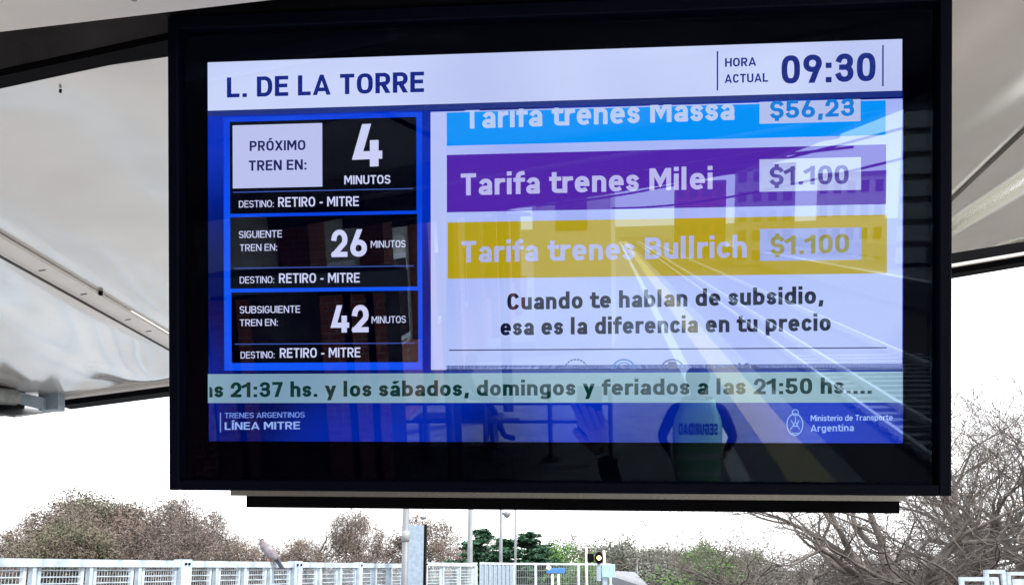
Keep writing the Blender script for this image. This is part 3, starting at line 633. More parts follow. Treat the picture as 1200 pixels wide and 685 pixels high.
def hand(parent, wrist, pdir, side, curl, pn, mm, s=1.0):
    """palm and five fingers as one continuous skinned mesh. pdir: wrist to knuckles, side: towards thumb, pn: direction fingers curl to"""
    w0 = Vector(wrist); d = Vector(pdir).normalized(); sd_ = Vector(side).normalized(); n = Vector(pn).normalized()
    V = [w0, w0 + d * .045 * s]; E_ = [(0, 1)]; rad = [.026 * s, (.022 * s)]
    for i in range(4):
        base = w0 + d * (.088 - .004 * abs(i - 1)) * s + sd_ * (.03 - .02 * i) * s
        V.append(base); rad.append(.0125 * s); bi = len(V) - 1; E_.append((1, bi)); L_ = (.04, .045, .042, .032)[i] * s; ang = 0; p = base; pi_ = bi
        for sgm in range(3):
            ang += curl[i] / 2.2; dr = d * math.cos(ang) + n * math.sin(ang); p = p + dr * L_ * (1, .68, .5)[sgm]; V.append(p); rad.append((.0095, .0088, .0072)[sgm] * s); E_.append((pi_, len(V) - 1)); pi_ = len(V) - 1
    tb0 = w0 + d * .03 * s + sd_ * .028 * s; V.append(tb0); rad.append(.015 * s); E_.append((1, len(V) - 1)); p = tb0; pi_ = len(V) - 1
    for q in range(2):
        dr = (d * .75 + sd_ * (.6 - .3 * q) + n * (.25 + .4 * q) * curl[4]).normalized(); p = p + dr * (.038, .03)[q] * s; V.append(p); rad.append((.0115, .0095)[q] * s); E_.append((pi_, len(V) - 1)); pi_ = len(V) - 1
    return skin_mesh('hand', V, E_, rad, [mm], [0] * len(E_), 0, 2, parent)

# guard with his back to the display
g0 = refd(818, 437, 7.9); gz = 1.72
gpos = Vector((g0.x, g0.y, 0))
def stand(h=1.72, arms='down'):
    s = h / 1.75
    J = dict(pelvis=(0, 0, .95), waist=(0, 0, 1.1), chest=(0, 0, 1.36), neck=(0, 0, 1.5), headb=(0, .01, 1.57), headt=(0, .02, 1.68),
             shl=(-.2, 0, 1.42), ell=(-.27, -.02, 1.14), wrl=(-.22, .14, 1.0), shr=(.2, 0, 1.42), elr=(.27, -.02, 1.14), wrr=(.22, .14, 1.0),
             hl=(-.1, 0, .88), knl=(-.11, .01, .5), anl=(-.12, -.01, .09), tol=(-.13, .15, .04), hr=(.1, 0, .88), knr=(.11, .01, .5), anr=(.12, -.01, .09), tor=(.13, .15, .04))
    return {k: tuple(c * s for c in v) for k, v in J.items()}
J = stand(1.74)
for q_, s_ in (('l', -1), ('r', 1)): J['el' + q_] = (s_ * .31, -.0, 1.15); J['wr' + q_] = (s_ * .25, .12, 1.0)
guard = human('security guard in hi-vis vest seen from behind, mirrored in the lower right of the display', gpos, math.pi, J, [M['skin'], M['navy'], M['cloth'], M['cloth']], hair='navy')
for s in (-1, 1): hand(guard, J['wrl' if s < 0 else 'wrr'], (-s * .3, .4, -.9), (0, 1, .2), (.7, .7, .8, .8, .6), (-s, 0, 0), M['skin'])
def torso_shell(z0, z1, m, name, grow=1.0):
    b = MB(); N = 20; rows = []
    for j in range(8):
        z = z0 + (z1 - z0) * j / 7; t = (z - .8) / .66
        rx = (.195 + .02 * math.sin(t * 3)) * grow * (1 if z < 1.36 else 1 - (z - 1.36) * 2.2); ry = .155 * grow * (1 if z < 1.36 else 1 - (z - 1.36) * 2)
        rows.append([(rx * math.copysign(abs(math.cos(a)) ** .8, math.cos(a)), ry * math.copysign(abs(math.sin(a)) ** .8, math.sin(a)), z) for a in [2 * math.pi * i / N for i in range(N)]])
    vs = [p for r in rows for p in r]; fs = [(j * N + i, j * N + (i + 1) % N, (j + 1) * N + (i + 1) % N, (j + 1) * N + i) for j in range(7) for i in range(N)]
    return b.add(vs, fs).obj(name, m, guard, True)
torso_shell(.78, 1.5, M['vest'], 'vest')
torso_shell(.99, 1.04, M['vestband'], 'vest_band', 1.03); torso_shell(.84, .88, M['vestband'], 'vest_band', 1.03)
polys, W = lettering('SEGURIDAD', .1); b = MB()
for q, si in polys: b.add([(-.165 + p.x / W * .33, -.168 - si * .0003 - .001, 1.21 + p.y * .1) for p in q], [tuple(range(len(q)))])
b.obj('lettering', M['navy'], guard)
b = MB(); c = Vector(J['headt']); b.ball(c + Vector((0, 0, .01)), .112, 16, 8, (.95, 1.05, .9)); b.box(c.x, c.y + .13, c.z + .0, .15, .12, .012); b.obj('cap', M['navy'], guard, True)

# the photographer, arm raised, phone just behind the lens
ph0 = Vector((.13, .36, .0))
J = stand(1.70)
J['neck'] = (0, .02, 1.46); J['shr'] = (.17, .0, 1.46); J['elr'] = (.13, -.13, 1.78); J['wrr'] = (-.085, -.33, 2.335)
pg = human('person in dark clothes raising a phone overhead to photograph the display', ph0, 0, J, [M['skin'], M['cloth'], M['navy'], M['cloth']], hair='cloth')
hand(pg, J['wrl'], (.3, .4, -.9), (0, 1, .2), (.7, .7, .8, .8, .6), (1, 0, 0), M['skin'])
wl = Vector(J['wrr'])
hand(pg, wl, (-.30, -.10, .95), (-.9, .2, -.1), (1.5, 1.6, 1.7, 1.75, 1.0), (-.3, -.6, .3), M['skin'], 1.05)
phn = empty('mobile_phone', (0, -.012, HC), 0, 'black mobile phone held upright in the raised hand, mirrored in the display', 'phone')
phn.rotation_euler = (PITCH, 0, 0)
MB().box(.004, -.006, -.045, .075, .008, .152).obj('phone_body', M['phone'], phn, bevel=.003)
MB().box(.004, -.0105, -.045, .069, .0008, .146).obj('phone_screen', emis('ph', (120, 120, 170), .05), phn)
MB().tube((0.02, -.002, .012), (.02, .0005, .012), .006, n=14).obj('camera_lens', M['glassd'], phn)

# railing across the platform, with a seated person behind it
rl = empty('platform_railing', refz(648, 538), 0, 'low grey pipe railing across the platform, mirrored at the foot of the display', 'railing')
a = refz(430, 538); c_ = refz(716, 540); dv = (c_ - a); dv.z = 0
for t in (0, .255, .5, .762, 1.0):
    p = a + dv * t - rl.location; p.z = 0
    MB().tube(p, p + Vector((0, 0, .92)), .03).obj('post', M['steel'], rl); MB().box(p.x, p.y, .03, .2, .2, .06).obj('base_plate', M['steel'], rl)
for z in (.52, .76):
    p = a - rl.location; p.z = z; MB().tube(p, p + dv, .022).obj('pipe', M['steel'], rl)
sp = refz(533, 530); sp = Vector((sp.x, sp.y, 0)) + Vector((0, -.3, 0))
bn = empty('platform_bench', sp, 0, 'dark bench on the platform with a person sitting on it, mirrored lower left', 'bench')
MB().box(0, 0, .43, 1.2, .42, .05).obj('seat', M['steel'], bn)
for s in (-.5, .5): MB().box(s, 0, .2, .06, .36, .4).obj('leg', M['steel'], bn)
J = dict(pelvis=(0, 0, .56), waist=(.03, 0, .72), chest=(.1, 0, .95), neck=(.16, 0, 1.09), headb=(.2, 0, 1.14), headt=(.24, 0, 1.24),
         shl=(.1, -.18, 1.0), ell=(.2, -.2, .76), wrl=(.42, -.1, .7), shr=(.1, .18, 1.0), elr=(.2, .2, .76), wrr=(.42, .1, .7),
         hl=(.05, -.09, .54), knl=(.46, -.12, .55), anl=(.62, -.12, .14), tol=(.78, -.12, .1), hr=(.05, .09, .54), knr=(.44, .12, .55), anr=(.4, .12, .1), tor=(.56, .12, .05))
sit = human('person in dark clothes sitting on the bench, legs stretched to the side, mirrored lower left', sp, 0, J, [M['skin'], M['navy'], M['cloth'], M['cloth']])
for q, s in (('wrl', -1), ('wrr', 1)): hand(sit, J[q], (1, 0, -.1), (0, -s, .2), (.3, .3, .3, .3, .3), (0, 0, -1), M['skin'])

# ------------------------------------------------------------------ buildings behind the viewer (seen in the glass)
def window_grid(root, p0, ax, nx, nz, w_, h_, gx, gz, out, z0, m='glassd', fr='white'):
    fm = None
    for i in range(nx):
        for k in range(nz):
            o = p0 + ax * (gx * (i + .5) - w_ / 2) + Vector((0, 0, z0 + k * gz))
            f_ = MB().frame_box(o - ax * .06 - Vector((0, 0, .06)), ax * (w_ + .12), out * .05, (0, 0, h_ + .12)).obj('window', M[fr], root)
            MB().frame_box(o + out * .052, ax * w_, out * .01, (0, 0, h_)).obj('pane', M[m], f_)
sb = empty('station_building', tk(-3.2, -2.5, 0), 0, 'red brick station building with pale panels along the platform, mirrored at left', 'building')
W0 = tk(0, 0); 
b = MB(); b.frame_box(K * -5 - T * 30, K * 4.8, T * 30, (0, 0, 3.4)); b.obj('wall', M['cream'], sb)
b = MB(); b.frame_box(K * -.198 - T * 30, K * .16, T * 30.0, (0, 0, 1.15)); b.obj('brick_base', M['brick'], sb)
b = MB(); b.frame_box(K * -5.3 - T * 30.3, K * 5.5, T * 30.6, (0, 0, .12)); o = b.obj('roof', M['roof'], sb); o.location.z = 3.41
for i in range(9):
    l = -1.0 - i * 3.1
    MB().frame_box(K * -.19 + T * (l - .5), K * .34, T * .55, (0, 0, 3.3)).obj('brick_pillar', M['brick'], sb)
    f_ = MB().frame_box(K * -.195 + T * (l - 2.6) + Vector((0, 0, 1.25)), K * .05, T * 1.8, (0, 0, 1.4)).obj('window', M['white'], sb)
    MB().frame_box(K * -.143 + T * (l - 2.52) + Vector((0, 0, 1.33)), K * .01, T * 1.64, (0, 0, 1.24)).obj('pane', M['glassd'], f_)
# brick kiosk and wall standing across the left of the reflection
def facebox(x0, x1, ytop, dist, depth, z0=0):
    a = refd(x0, 300, dist); b2 = refd(x1, 300, dist); t = refd((x0 + x1) / 2, ytop, dist); return Vector((a.x, a.y, z0)), Vector((b2.x, b2.y, z0)), t.z
a, c_, zt = facebox(236, 470, 335, 7.6, 2)
kq = empty('brick_kiosk', a, 0, 'red brick kiosk with dark openings, mirrored at the far left of the display', 'kiosk')
dv = c_ - a; dn = Vector((dv.y, -dv.x, 0)).normalized()
if dn.y > 0: dn = -dn
wd = dv.length; dd = dv.normalized()
for (f0, f1) in ((0, .10), (.14, .2), (.56, .68), (.72, .8), (.84, .9)):
    MB().frame_box(dd * wd * f0, dd * wd * (f1 - f0), dn * .35, (0, 0, 2.5)).obj('brick_pillar', M['brick'], kq)
MB().frame_box(dn * .36, dd * wd, dn * .1, (0, 0, 2.55)).obj('wall', M['steel'], kq)
MB().frame_box(dd * .08 - dn * .1, dd * (wd * .45), dn * .09, (0, 0, .55)).obj('brick_base', M['brick'], kq)
MB().frame_box(-dn * .4 + Vector((0, 0, 2.56)), dd * wd, dn * 1.4, (0, 0, .14)).obj('roof', M['roof'], kq)
a, c_, zt = facebox(625, 716, 150, 22, 2)
lt = empty('lift_tower', a, 0, 'tall pale lift tower on the platform, mirrored behind the yellow bar of the display', 'tower'); dv = c_ - a
MB().frame_box((0, 0, 0), dv, (0, -2, 0), (0, 0, zt)).obj('wall', M['cream'], lt)
MB().frame_box((0, .1, 0) if False else Vector((-.1, .1, zt)), dv + Vector((.2, 0, 0)), (0, -2.2, 0), (0, 0, .15)).obj('roof', M['roof'], lt)
MB().frame_box(dv * .3 + Vector((0, .02, zt * .55)), dv * .4, (0, -.02, 0), (0, 0, .8)).obj('window', M['glassd'], lt)
def block(x0, x1, ytop, dist, floors, cols, m, label, name='apartment_building', balc=True):
    a, c_, zt = facebox(x0, x1, ytop, dist, 10, -1.3); r = empty(name, a, 0, label, 'building'); dv = c_ - a; wd = dv.length; dd = dv.normalized(); dn = Vector((dd.y, -dd.x, 0))
    if dn.y > 0: dn = -dn
    h = zt + 1.3; MB().frame_box((0, 0, 0), dv, dn * 12, (0, 0, h)).obj('wall', m, r); MB().frame_box(Vector((0, 0, h)) + dn * -.3, dv, dn * 12.4, (0, 0, .3)).obj('roof', M['roof'], r)
    fh = h / floors
    for i in range(floors):
        for j in range(cols):
            o = dd * (wd * (j + .22) / cols) - dn * .05 + Vector((0, 0, fh * (i + .3)))
            w1 = MB().frame_box(o, dd * (wd * .56 / cols), dn * .04, (0, 0, fh * .5)).obj('window', M['glassd'], r)
        if balc: MB().frame_box(-dn * 1.2 + Vector((0, 0, fh * i + fh * .15)), dv * .98, dn * 1.15, (0, 0, .9)).obj('balcony', M['white'], r)
    return r
block(1050, 1100, 128, 60, 8, 3, M['cream'], 'tower block with rows of white balconies, mirrored at the right edge of the display')
block(860, 930, 196, 90, 5, 4, M['concrete'], 'grey apartment block beyond the railway, mirrored behind the purple bar price', balc=False)
block(955, 1035, 206, 80, 4, 5, M['cream'], 'low pale apartment block beside the tower block, mirrored behind the display', balc=False)
block(790, 850, 215, 110, 4, 4, M['red'], 'red painted block far beyond the railway, mirrored behind the display', balc=False)

# fence of the opposite platform
ff = empty('far_platform_fence', tk(18.5, -10, -.04), 0, 'long pale fence behind the opposite platform, mirrored at right', 'fence')
for i in range(40): MB().box(*(T * (-80 + i * 2.6))[:2], .7, .08, .08, 1.4).obj('post', M['fencew'], ff)
MB().frame_box(T * -82 + Vector((0, 0, .25)), K * .04, T * 105, (0, 0, .9)).obj('fence_panel', M['galvd'], ff)

# overhead cables behind the viewer
for i, (p, q) in enumerate((((520, 215), (1058, 120)), ((520, 245), (1058, 150)), ((520, 178), (1000, 172)), ((640, 240), (1060, 185)), ((500, 150), (1058, 75)))):
    a = refd(*p, 26); c_ = refd(*q, 15); b = MB(); pr = None
    for s_ in range(13):
        t = s_ / 12; pt = a.lerp(c_, t) - Vector((0, 0, .35 * math.sin(math.pi * t)))
        if pr: b.tube(pr, pt, .022, n=5, caps=False)
        pr = pt
    tag(b.obj('overhead_cable', M['black']), 'sagging black overhead cable mirrored across the display, %s' % ('lowest at right on the purple bar', 'meeting the price box of the purple bar', 'nearly level over the blue bar', 'lowest of all, short, right half', 'highest, crossing the white header')[i], 'cable', 'overhead cables')

# ------------------------------------------------------------------ fences ahead of the viewer
def mesh_fence(pts, ztop, bays, label, big, mat_='fence', rail=.06):
    """pts: ground line as (x, y) list; each bay gets its frame and a welded mesh"""
    r = empty('mesh_fence', Vector((pts[0][0], pts[0][1], 0)), 0, label, 'fence'); o0 = r.location
    a = Vector((pts[0][0], pts[0][1], 0)); c = Vector((pts[1][0], pts[1][1], 0)); d = c - a; Ld = d.length; dd = d.normalized(); nn = Vector((-dd.y, dd.x, 0))
    MB().frame_box(Vector((0, 0, ztop - rail)) - nn * .03, d, nn * .06, (0, 0, rail)).obj('top_rail', M[mat_], r)
    MB().frame_box(Vector((0, 0, .1)) - nn * .025, d, nn * .05, (0, 0, .06)).obj('bottom_rail', M[mat_], r)
    bl = Ld / bays
    for i in range(bays + 1):
        w_ = .10 if i % big == 0 else .035
        p = dd * (bl * i)
        MB().frame_box(p - dd * w_ / 2 - nn * (.045 if w_ > .09 else .02), dd * w_, nn * (.09 if w_ > .09 else .04), (0, 0, ztop + (.012 if w_ > .09 else -rail - .002))).obj('post', M[mat_], r)
        if w_ > .09: MB().tube(p + dd * .0 + Vector((0, 0, ztop - .03)) - nn * .06, p + Vector((0, 0, ztop - .03)) - nn * .045, .012).obj('bolt', M['black'], r)
        if i < bays:
            b = MB(); st = p + dd * .1; wl_ = bl - .2
            # bay frame uprights
            MB().frame_box(p + dd * .055, dd * .03, nn * .03, (0, 0, ztop - rail - .004)).obj('bay_frame', M[mat_], r)
            MB().frame_box(p + dd * (bl - .085), dd * .03, nn * .03, (0, 0, ztop - rail - .004)).obj('bay_frame', M[mat_], r)
            z = ztop - rail - .03
            while z > ztop - 1.2: b.frame_box(p + dd * .085 + Vector((0, 0, z)), dd * (bl - .17), nn * .006, (0, 0, .009)); z -= .05
            n_ = int((bl - .17) / .032)
            for q in range(n_): b.frame_box(p + dd * (.085 + q * .032) + Vector((0, 0, ztop - 1.2)) + nn * .007, dd * .003, nn * .003, (0, 0, 1.2 - rail))
            b.obj('wire_mesh', M[mat_], r)
    return r
def fpt(x, Y): p = at(x, HZ, Y); return (p.x, p.y)
TOPZ = HC + .075
mesh_fence([fpt(-40, 6.2), fpt(212, 8.4)], TOPZ, 4, 'pale blue mesh fence at lower left, big left stretch before the bird', 4)
mesh_fence([fpt(216, 8.45), fpt(344, 10.2)], TOPZ, 4, 'pale blue mesh fence stretch that the grey bird perches on', 4)
mesh_fence([fpt(348, 10.25), fpt(474, 13.5)], TOPZ + .0, 6, 'pale blue mesh fence stretch between the bird and the tall grey pole', 3)
mesh_fence([fpt(497, 14.5), fpt(556, 17)], TOPZ + .03, 3, 'white mesh fence stretch just right of the steel column', 3, 'fencew')

def poleobj(name, x, Y, ytop, r, label, cat='pole', m='pole', zt=None):
    p = at(x, 640, Y); z1 = at(x, ytop, Y).z if zt is None else zt
    o = empty(name, (p.x, p.y, 0), 0, label, cat); MB().tube((0, 0, 0), (0, 0, z1), r, r * .85, 14).obj('shaft', M[m], o, True); MB().box(0, 0, .02, r * 4, r * 4, .04).obj('base_plate', M['galvd'], o); return o
p1 = poleobj('steel_pole', 475, 12, 560, .05, 'thick grey pole left of the pale steel column below the display')
MB().tube((0, 0, 2.86), (0, 0, 3.0), .054, n=14).obj('collar', M['galvd'], p1, True)
cp = at(488, 640, 12.5); sc_ = empty('steel_column', (cp.x, cp.y, 0), 0, 'broad pale blue steel column with black right edge and flat top', 'column')
zt = at(488, 615, 12.5).z
MB().box(-.0, 0, zt / 2, .22, .18, zt).obj('shaft', M['galv'], sc_); MB().box(.125, 0, zt / 2, .025, .19, zt + .01).obj('edge_angle', M['black'], sc_)
def lamp_post(x, Y, r, hx, hy, label, side=1):
    o = poleobj('lamp_post', x, Y, 560, r, label, 'lamp post'); a = at(hx, hy, Y); z = a.z; dx = a.x - o.location.x
    MB().tube((0, 0, z + .05), (dx, 0, z + .08), .025).obj('arm', M['pole'], o)
    b = MB(); vs = []; n = 14
    for rr, zz in ((.03, .09), (.1, .07), (.125, .03), (.07, -.05), (.03, -.08)):
        for i in range(n): t = 2 * math.pi * i / n; vs.append((dx + rr * math.cos(t), rr * math.sin(t), z + zz))
    fs = [(j * n + i, j * n + (i + 1) % n, (j + 1) * n + (i + 1) % n, (j + 1) * n + i) for j in range(4) for i in range(n)] + [tuple(range(n)), tuple(range(4 * n, 5 * n))[::-1]]
    b.add(vs, fs).obj('lamp_head', M['pole'], o, True)
    return o
poleobj('steel_pole', 551, 19, 560, .06, 'grey pole standing right of the white fence stretch, left of the conifers')
lamp_post(587, 26, .055, 594, 603, 'tall thin lamp post with a dark lamp head on its right side')
poleobj('steel_pole', 604, 30, 560, .045, 'thinnest tall pole, just right of the lamp post')
lo = empty('hanging_lamp', at(496, 606, 26), 0, 'small dark dome lamp above the pale steel column', 'lamp')
b = MB(); vs = []; n = 16
for rr, zz in ((.02, .035), (.105, .03), (.085, -.03), (.03, -.06)):
    for i in range(n): t = 2 * math.pi * i / n; vs.append((rr * math.cos(t) * .95, rr * math.sin(t), zz))
fs = [(j * n + i, j * n + (i + 1) % n, (j + 1) * n + (i + 1) % n, (j + 1) * n + i) for j in range(3) for i in range(n)] + [tuple(range(n)), tuple(range(3 * n, 4 * n))[::-1]]
b.add(vs, fs).obj('dome', M['pole'], lo, True); MB().tube((0, 0, .06), (0, 0, 2.2), .012).obj('rod', M['pole'], lo)

# brown stump post and corrugated sheet fence
q = at(521, 684, 16); o = empty('rusty_post', (q.x, q.y, 0), 0, 'short rusty brown box post in front of the white fence', 'post'); zt = at(521, 667.5, 16).z
MB().box(0, 0, zt / 2, .17, .12, zt).obj('shaft', M['pole'], o); MB().box(.06, -.02, zt - .06, .12, .16, .13).obj('cap', M['brown'], o)
a = at(562, 664, 20); c_ = at(602, 664, 23); o = empty('sheet_fence', (a.x, a.y, 0), 0, 'pale blue corrugated sheet fence between the poles in the centre', 'fence'); dv = Vector((c_.x - a.x, c_.y - a.y, 0)); zt = HC + .1
for i in range(16):
    MB().frame_box(dv * (i / 16) + Vector((0, .05 * (i % 2), .05)), dv / 16 * .96, (0, .04, 0), (0, 0, zt - .05)).obj('sheet_panel', M['galv'], o)
MB().frame_box(Vector((0, -.02, zt)), dv, (0, .12, 0), (0, 0, .05)).obj('top_rail', M['fencew'], o)
# framed green-backed fence to the signal
a = at(601, 664, 24); c_ = at(716, 664, 27); o = empty('framed_fence', (a.x, a.y, 0), 0, 'thin white framed fence with widely spaced posts before the green shrubs', 'fence'); dv = Vector((c_.x - a.x, c_.y - a.y, 0)); zt = at(650, 661.5, 25.5).z
MB().frame_box(Vector((0, 0, zt)), dv, (0, .06, 0), (0, 0, .055)).obj('top_rail', M['fencew'], o)
for t in (0, .2, .63, .98): MB().frame_box(dv * t, (.07, 0, 0), (0, .06, 0), (0, 0, zt - .002)).obj('post', M['fencew'], o)
b = MB()
for i in range(60): b.frame_box(dv * (i / 60) + Vector((0, .02, zt - 1.4)), (.008, 0, 0), (0, .008, 0), (0, 0, 1.4))
for i in range(7): b.frame_box(Vector((0, .03, zt - .15 - i * .18)), dv, (0, .008, 0), (0, 0, .008))
b.obj('wire_mesh', M['galvd'], o)
# blue sign on two white legs with a ball lamp
a = at(651, 668, 21); o = empty('station_sign', (a.x, a.y, 0), 0, 'blue station sign board on two white legs with a white ball lamp', 'sign'); zt = a.z
MB().box(0, 0, zt, .42, .1, .12).obj('board', M['blue'], o, bevel=.01)
for s in (-.07, .07): MB().box(s, 0, (zt - .07) / 2, .05, .05, zt - .07).obj('leg', M['white'], o)
MB().ball((-.16, -.03, zt + .06), .06).obj('ball_lamp', M['white'], o, True)
# railway signal
a = at(702, 653, 22); o = empty('railway_signal', (a.x, a.y, 0), 0, 'railway signal with one amber light glowing, on a white mast', 'railway signal'); zc = a.z
m = MB(); 
vs = []; n = 20
for i in range(n): t = 2 * math.pi * i / n; vs.append((.095 * math.cos(t), 0, .15 * math.sin(t)))
vs2 = [(x, .12, z) for x, y, z in vs]
m.add(vs + vs2, [tuple(range(n)), tuple(range(2 * n - 1, n - 1, -1))] + [(i, i + n, (i + 1) % n + n, (i + 1) % n) for i in range(n)]); h_ = m.obj('signal_head', M['black'], o); h_.location.z = zc
am = bpy.data.materials.new('amber_light'); am.use_nodes = True; am.node_tree.nodes['Principled BSDF'].inputs['Emission Color'].default_value = (1, .55, .12, 1); am.node_tree.nodes['Principled BSDF'].inputs['Emission Strength'].default_value = 6
MB().tube((0, -.015, zc), (0, -.003, zc), .05, n=14).obj('lens', am, o)
MB().tube((.13, .08, 0), (.13, .08, zc + .18), .03, n=10).obj('mast', M['white'], o, True); MB().box(.0, .1, zc - .35, .1, .1, .4).obj('relay_box', M['galv'], o); MB().box(-.2, .1, zc, .16, .05, .2).obj('side_plate', M['black'], o)
a = at(713, 667, 20); o = empty('equipment_cabinet', (a.x, a.y, 0), 0, 'small pale turquoise equipment box beside the signal', 'cabinet'); zt = at(713, 660.5, 20).z
MB().box(0, 0, zt - .14, .27, .2, .28).obj('box', mat('turquoise', (.28, .62, .72), .4), o, bevel=.01); MB().box(-.08, 0, (zt - .28) / 2, .1, .1, zt - .28).obj('leg', M['galv'], o)
poleobj('thin_pole', 687, 24, 641, .03, 'thin white pole left of the railway signal', m='white')
poleobj('thin_pole', 746, 60, 655, .05, 'far thin grey pole in front of the road bridge')
# pale shed roof and far road bridge
a = at(718, 668, 45); o = empty('shelter_roof', (a.x, a.y, -1.3), 0, 'long pale grey shelter roof sloping away right of the signal', 'shelter')
p = [at(716, 674, 30), at(722, 668.3, 60), at(744, 669.5, 62), at(764, 690, 30)]
b = MB(); b.add([v - o.location for v in p] + [v - o.location - Vector((0, 0, .25)) for v in p], [(0, 3, 2, 1), (4, 5, 6, 7), (0, 1, 5, 4), (1, 2, 6, 5), (2, 3, 7, 6), (3, 0, 4, 7)]); b.obj('roof', M['roof'], o)
for v in p: MB().tube((v.x - o.location.x, v.y - o.location.y, 0), (v - o.location) - Vector((0, 0, .26)), .08).obj('post', M['galvd'], o)
a = at(750, 671, 170); c_ = at(812, 671, 170); o = empty('road_bridge', (a.x, a.y, -1.3), 0, 'far pale road bridge with white parapet under the tree line', 'bridge'); dv = c_ - a; dv.z = 0; zt = at(780, 668.3, 170).z + 1.3
MB().frame_box(Vector((0, 0, zt - 1.5)), dv, (0, 6, 0), (0, 0, .7)).obj('deck', M['concrete'], o); MB().frame_box(Vector((0, -.1, zt - .8)), dv, (0, .25, 0), (0, 0, .8)).obj('parapet', M['white'], o)
for t in (.1, .5, .9): MB().frame_box(dv * t + Vector((0, 1, 0)), (1, 0, 0), (0, 4, 0), (0, 0, zt - 1.51)).obj('pier', M['concrete'], o)
# white frames at the lower right
for nm_, x0, x1, yt, Y, lb_ in (('window_frame_panel', 1124, 1168, 675.5, 14, 'nearer pale blue framed panel at the bottom right corner'), ('window_frame_panel', 1153, 1177, 667, 15, 'taller narrow pale blue framed panel at the bottom right corner'), ('window_frame_panel', 1179, 1230, 669.5, 16, 'rightmost pale framed panel cut off by the right border')):
    a = at(x0, yt, Y); c_ = at(x1, yt, Y); o = empty(nm_, (a.x, a.y, 0), 0, lb_, 'fence panel', 'framed panels at lower right'); ww = c_.x - a.x; zt = a.z
    MB().box(ww / 2, 0, zt - .03, ww, .06, .06).obj('top_rail', M['fence'], o)
    for x in (.03, ww - .03): MB().box(x, 0, (zt - .062) / 2, .06, .06, zt - .062).obj('post', M['fence'], o)
    MB().box(ww / 2, .02, zt - .2, ww - .2, .02, .16).obj('inner_frame', M['fencew'], o); MB().box(ww / 2, -.01, zt - .65, ww - .12, .01, .7).obj('pane', M['galvd'], o)

# ------------------------------------------------------------------ the pigeon
def pigeon():
    P0 = at(316, 657.5, 9.75); P0.z = TOPZ
    r = empty('pigeon', P0, 0, 'grey pigeon perched on top of the mesh fence, looking left', 'bird')
    V = [(-.045, 0, .13), (.0, 0, .1), (.05, 0, .06), (-.075, 0, .175), (-.095, 0, .225), (-.105, 0, .243), (.085, 0, .025)]
    o = skin_mesh('body', V, [(0, 1), (1, 2), (0, 3), (3, 4), (4, 5), (2, 6)], [(.05, .058), (.06, .066), (.042, .05), .036, .027, .021, (.022, .026)], [M['feather'], M['featherl'], M['featherd']], [1, 0, 0, 0, 2, 0], 0, 2, r)
    MB().tube((-.12, 0, .243), (-.148, 0, .234), .007, .001, 8).obj('beak', M['featherd'], r)
    for s in (-1, 1): MB().ball((-.112, s * .02, .247), .004).obj('eye', M['black'], r)
    for s in (-1, 1):
        b = MB(); b.ball((.015, s * .056, .09), .1, 14, 8, (.95, .16, .36)); w_ = b.obj('wing', [M['feather']], r, True)
        for v in w_.data.vertices: x, z = v.co.x - .015, v.co.z - .09; a_ = R(42); v.co.x = .018 + x * math.cos(a_) + z * math.sin(a_); v.co.z = .085 - x * math.sin(a_) + z * math.cos(a_)
        b = MB(); b.add([(.04, s * .06, .08), (.10, s * .045, .03), (.115, s * .02, -.01), (.07, s * .035, .0)], [(0, 1, 2, 3)]); b.add([(.04, s * .066, .08), (.10, s * .05, .03), (.115, s * .024, -.01), (.07, s * .04, .0)], [(3, 2, 1, 0)]); b.obj('wing_tip', M['featherd'], r)
    b = MB(); b.frame_box((.06, -.03, .02), (.065, 0, -.1), (0, .06, 0), (.03, 0, .018)); b.obj('tail', M['featherd'], r)
    for s in (-.022, .022): MB().tube((-.0, s, .0), (.005, s, .07), .005, n=6).obj('leg', M['pink'], r); MB().box(-.012, s, .004, .035, .018, .007).obj('foot', M['pink'], r)
    return r
pigeon()

# ------------------------------------------------------------------ trees
def tree_mesh(seed, H=8, spread=1.0, depth=6, r0=.16, twist=.35, up=.25, kids=(2, 3), ratio=.74, trunk=.25, thin=3, tips=None, dens=1.0, first=None):
    rg = random.Random(seed); big = MB(); small = MB(); tipl = []
    def seg(p, d, L_, r_, dep):
        n = 4 if dep > 3 else (3 if dep > 1 else 2); pr = p; rr = r_
        for i in range(n):
            d = (d + Vector((rg.gauss(0, twist), rg.gauss(0, twist), rg.gauss(0, twist * .7) + up * .12))).normalized()
            q = pr + d * (L_ / n); r2 = rr * .88
            (big if dep >= depth - 2 else small).tube(pr, q, rr, r2, 7 if dep >= depth - 1 else (5 if dep > 2 else thin), caps=False); pr = q; rr = r2
            if dep > 1 and i < n - 1 and rg.random() < .55 * dens and dep < depth:
                e = (d + Vector((rg.gauss(0, 1), rg.gauss(0, 1), rg.gauss(0, .6))) * .75).normalized(); seg(pr, e, L_ * .6, rr * .5, max(1, dep - 2))
        if dep <= 2: tipl.append((pr, d))
        if dep <= 0: return
        for k_ in range(rg.choice(kids) if dep < depth else first or 4):
            a = Vector((rg.gauss(0, 1), rg.gauss(0, 1), rg.gauss(0, .5)))
            e = (d * 1.0 + a * .62 * spread + Vector((0, 0, up))).normalized()
            seg(pr, e, L_ * ratio * rg.uniform(.75, 1.15), rr * rg.uniform(.64, .82), dep - 1)
    L0 = H * trunk; seg(Vector((0, 0, 0)), Vector((rg.gauss(0, .08), rg.gauss(0, .08), 1)), L0, r0, depth)
    return big, small, tipl
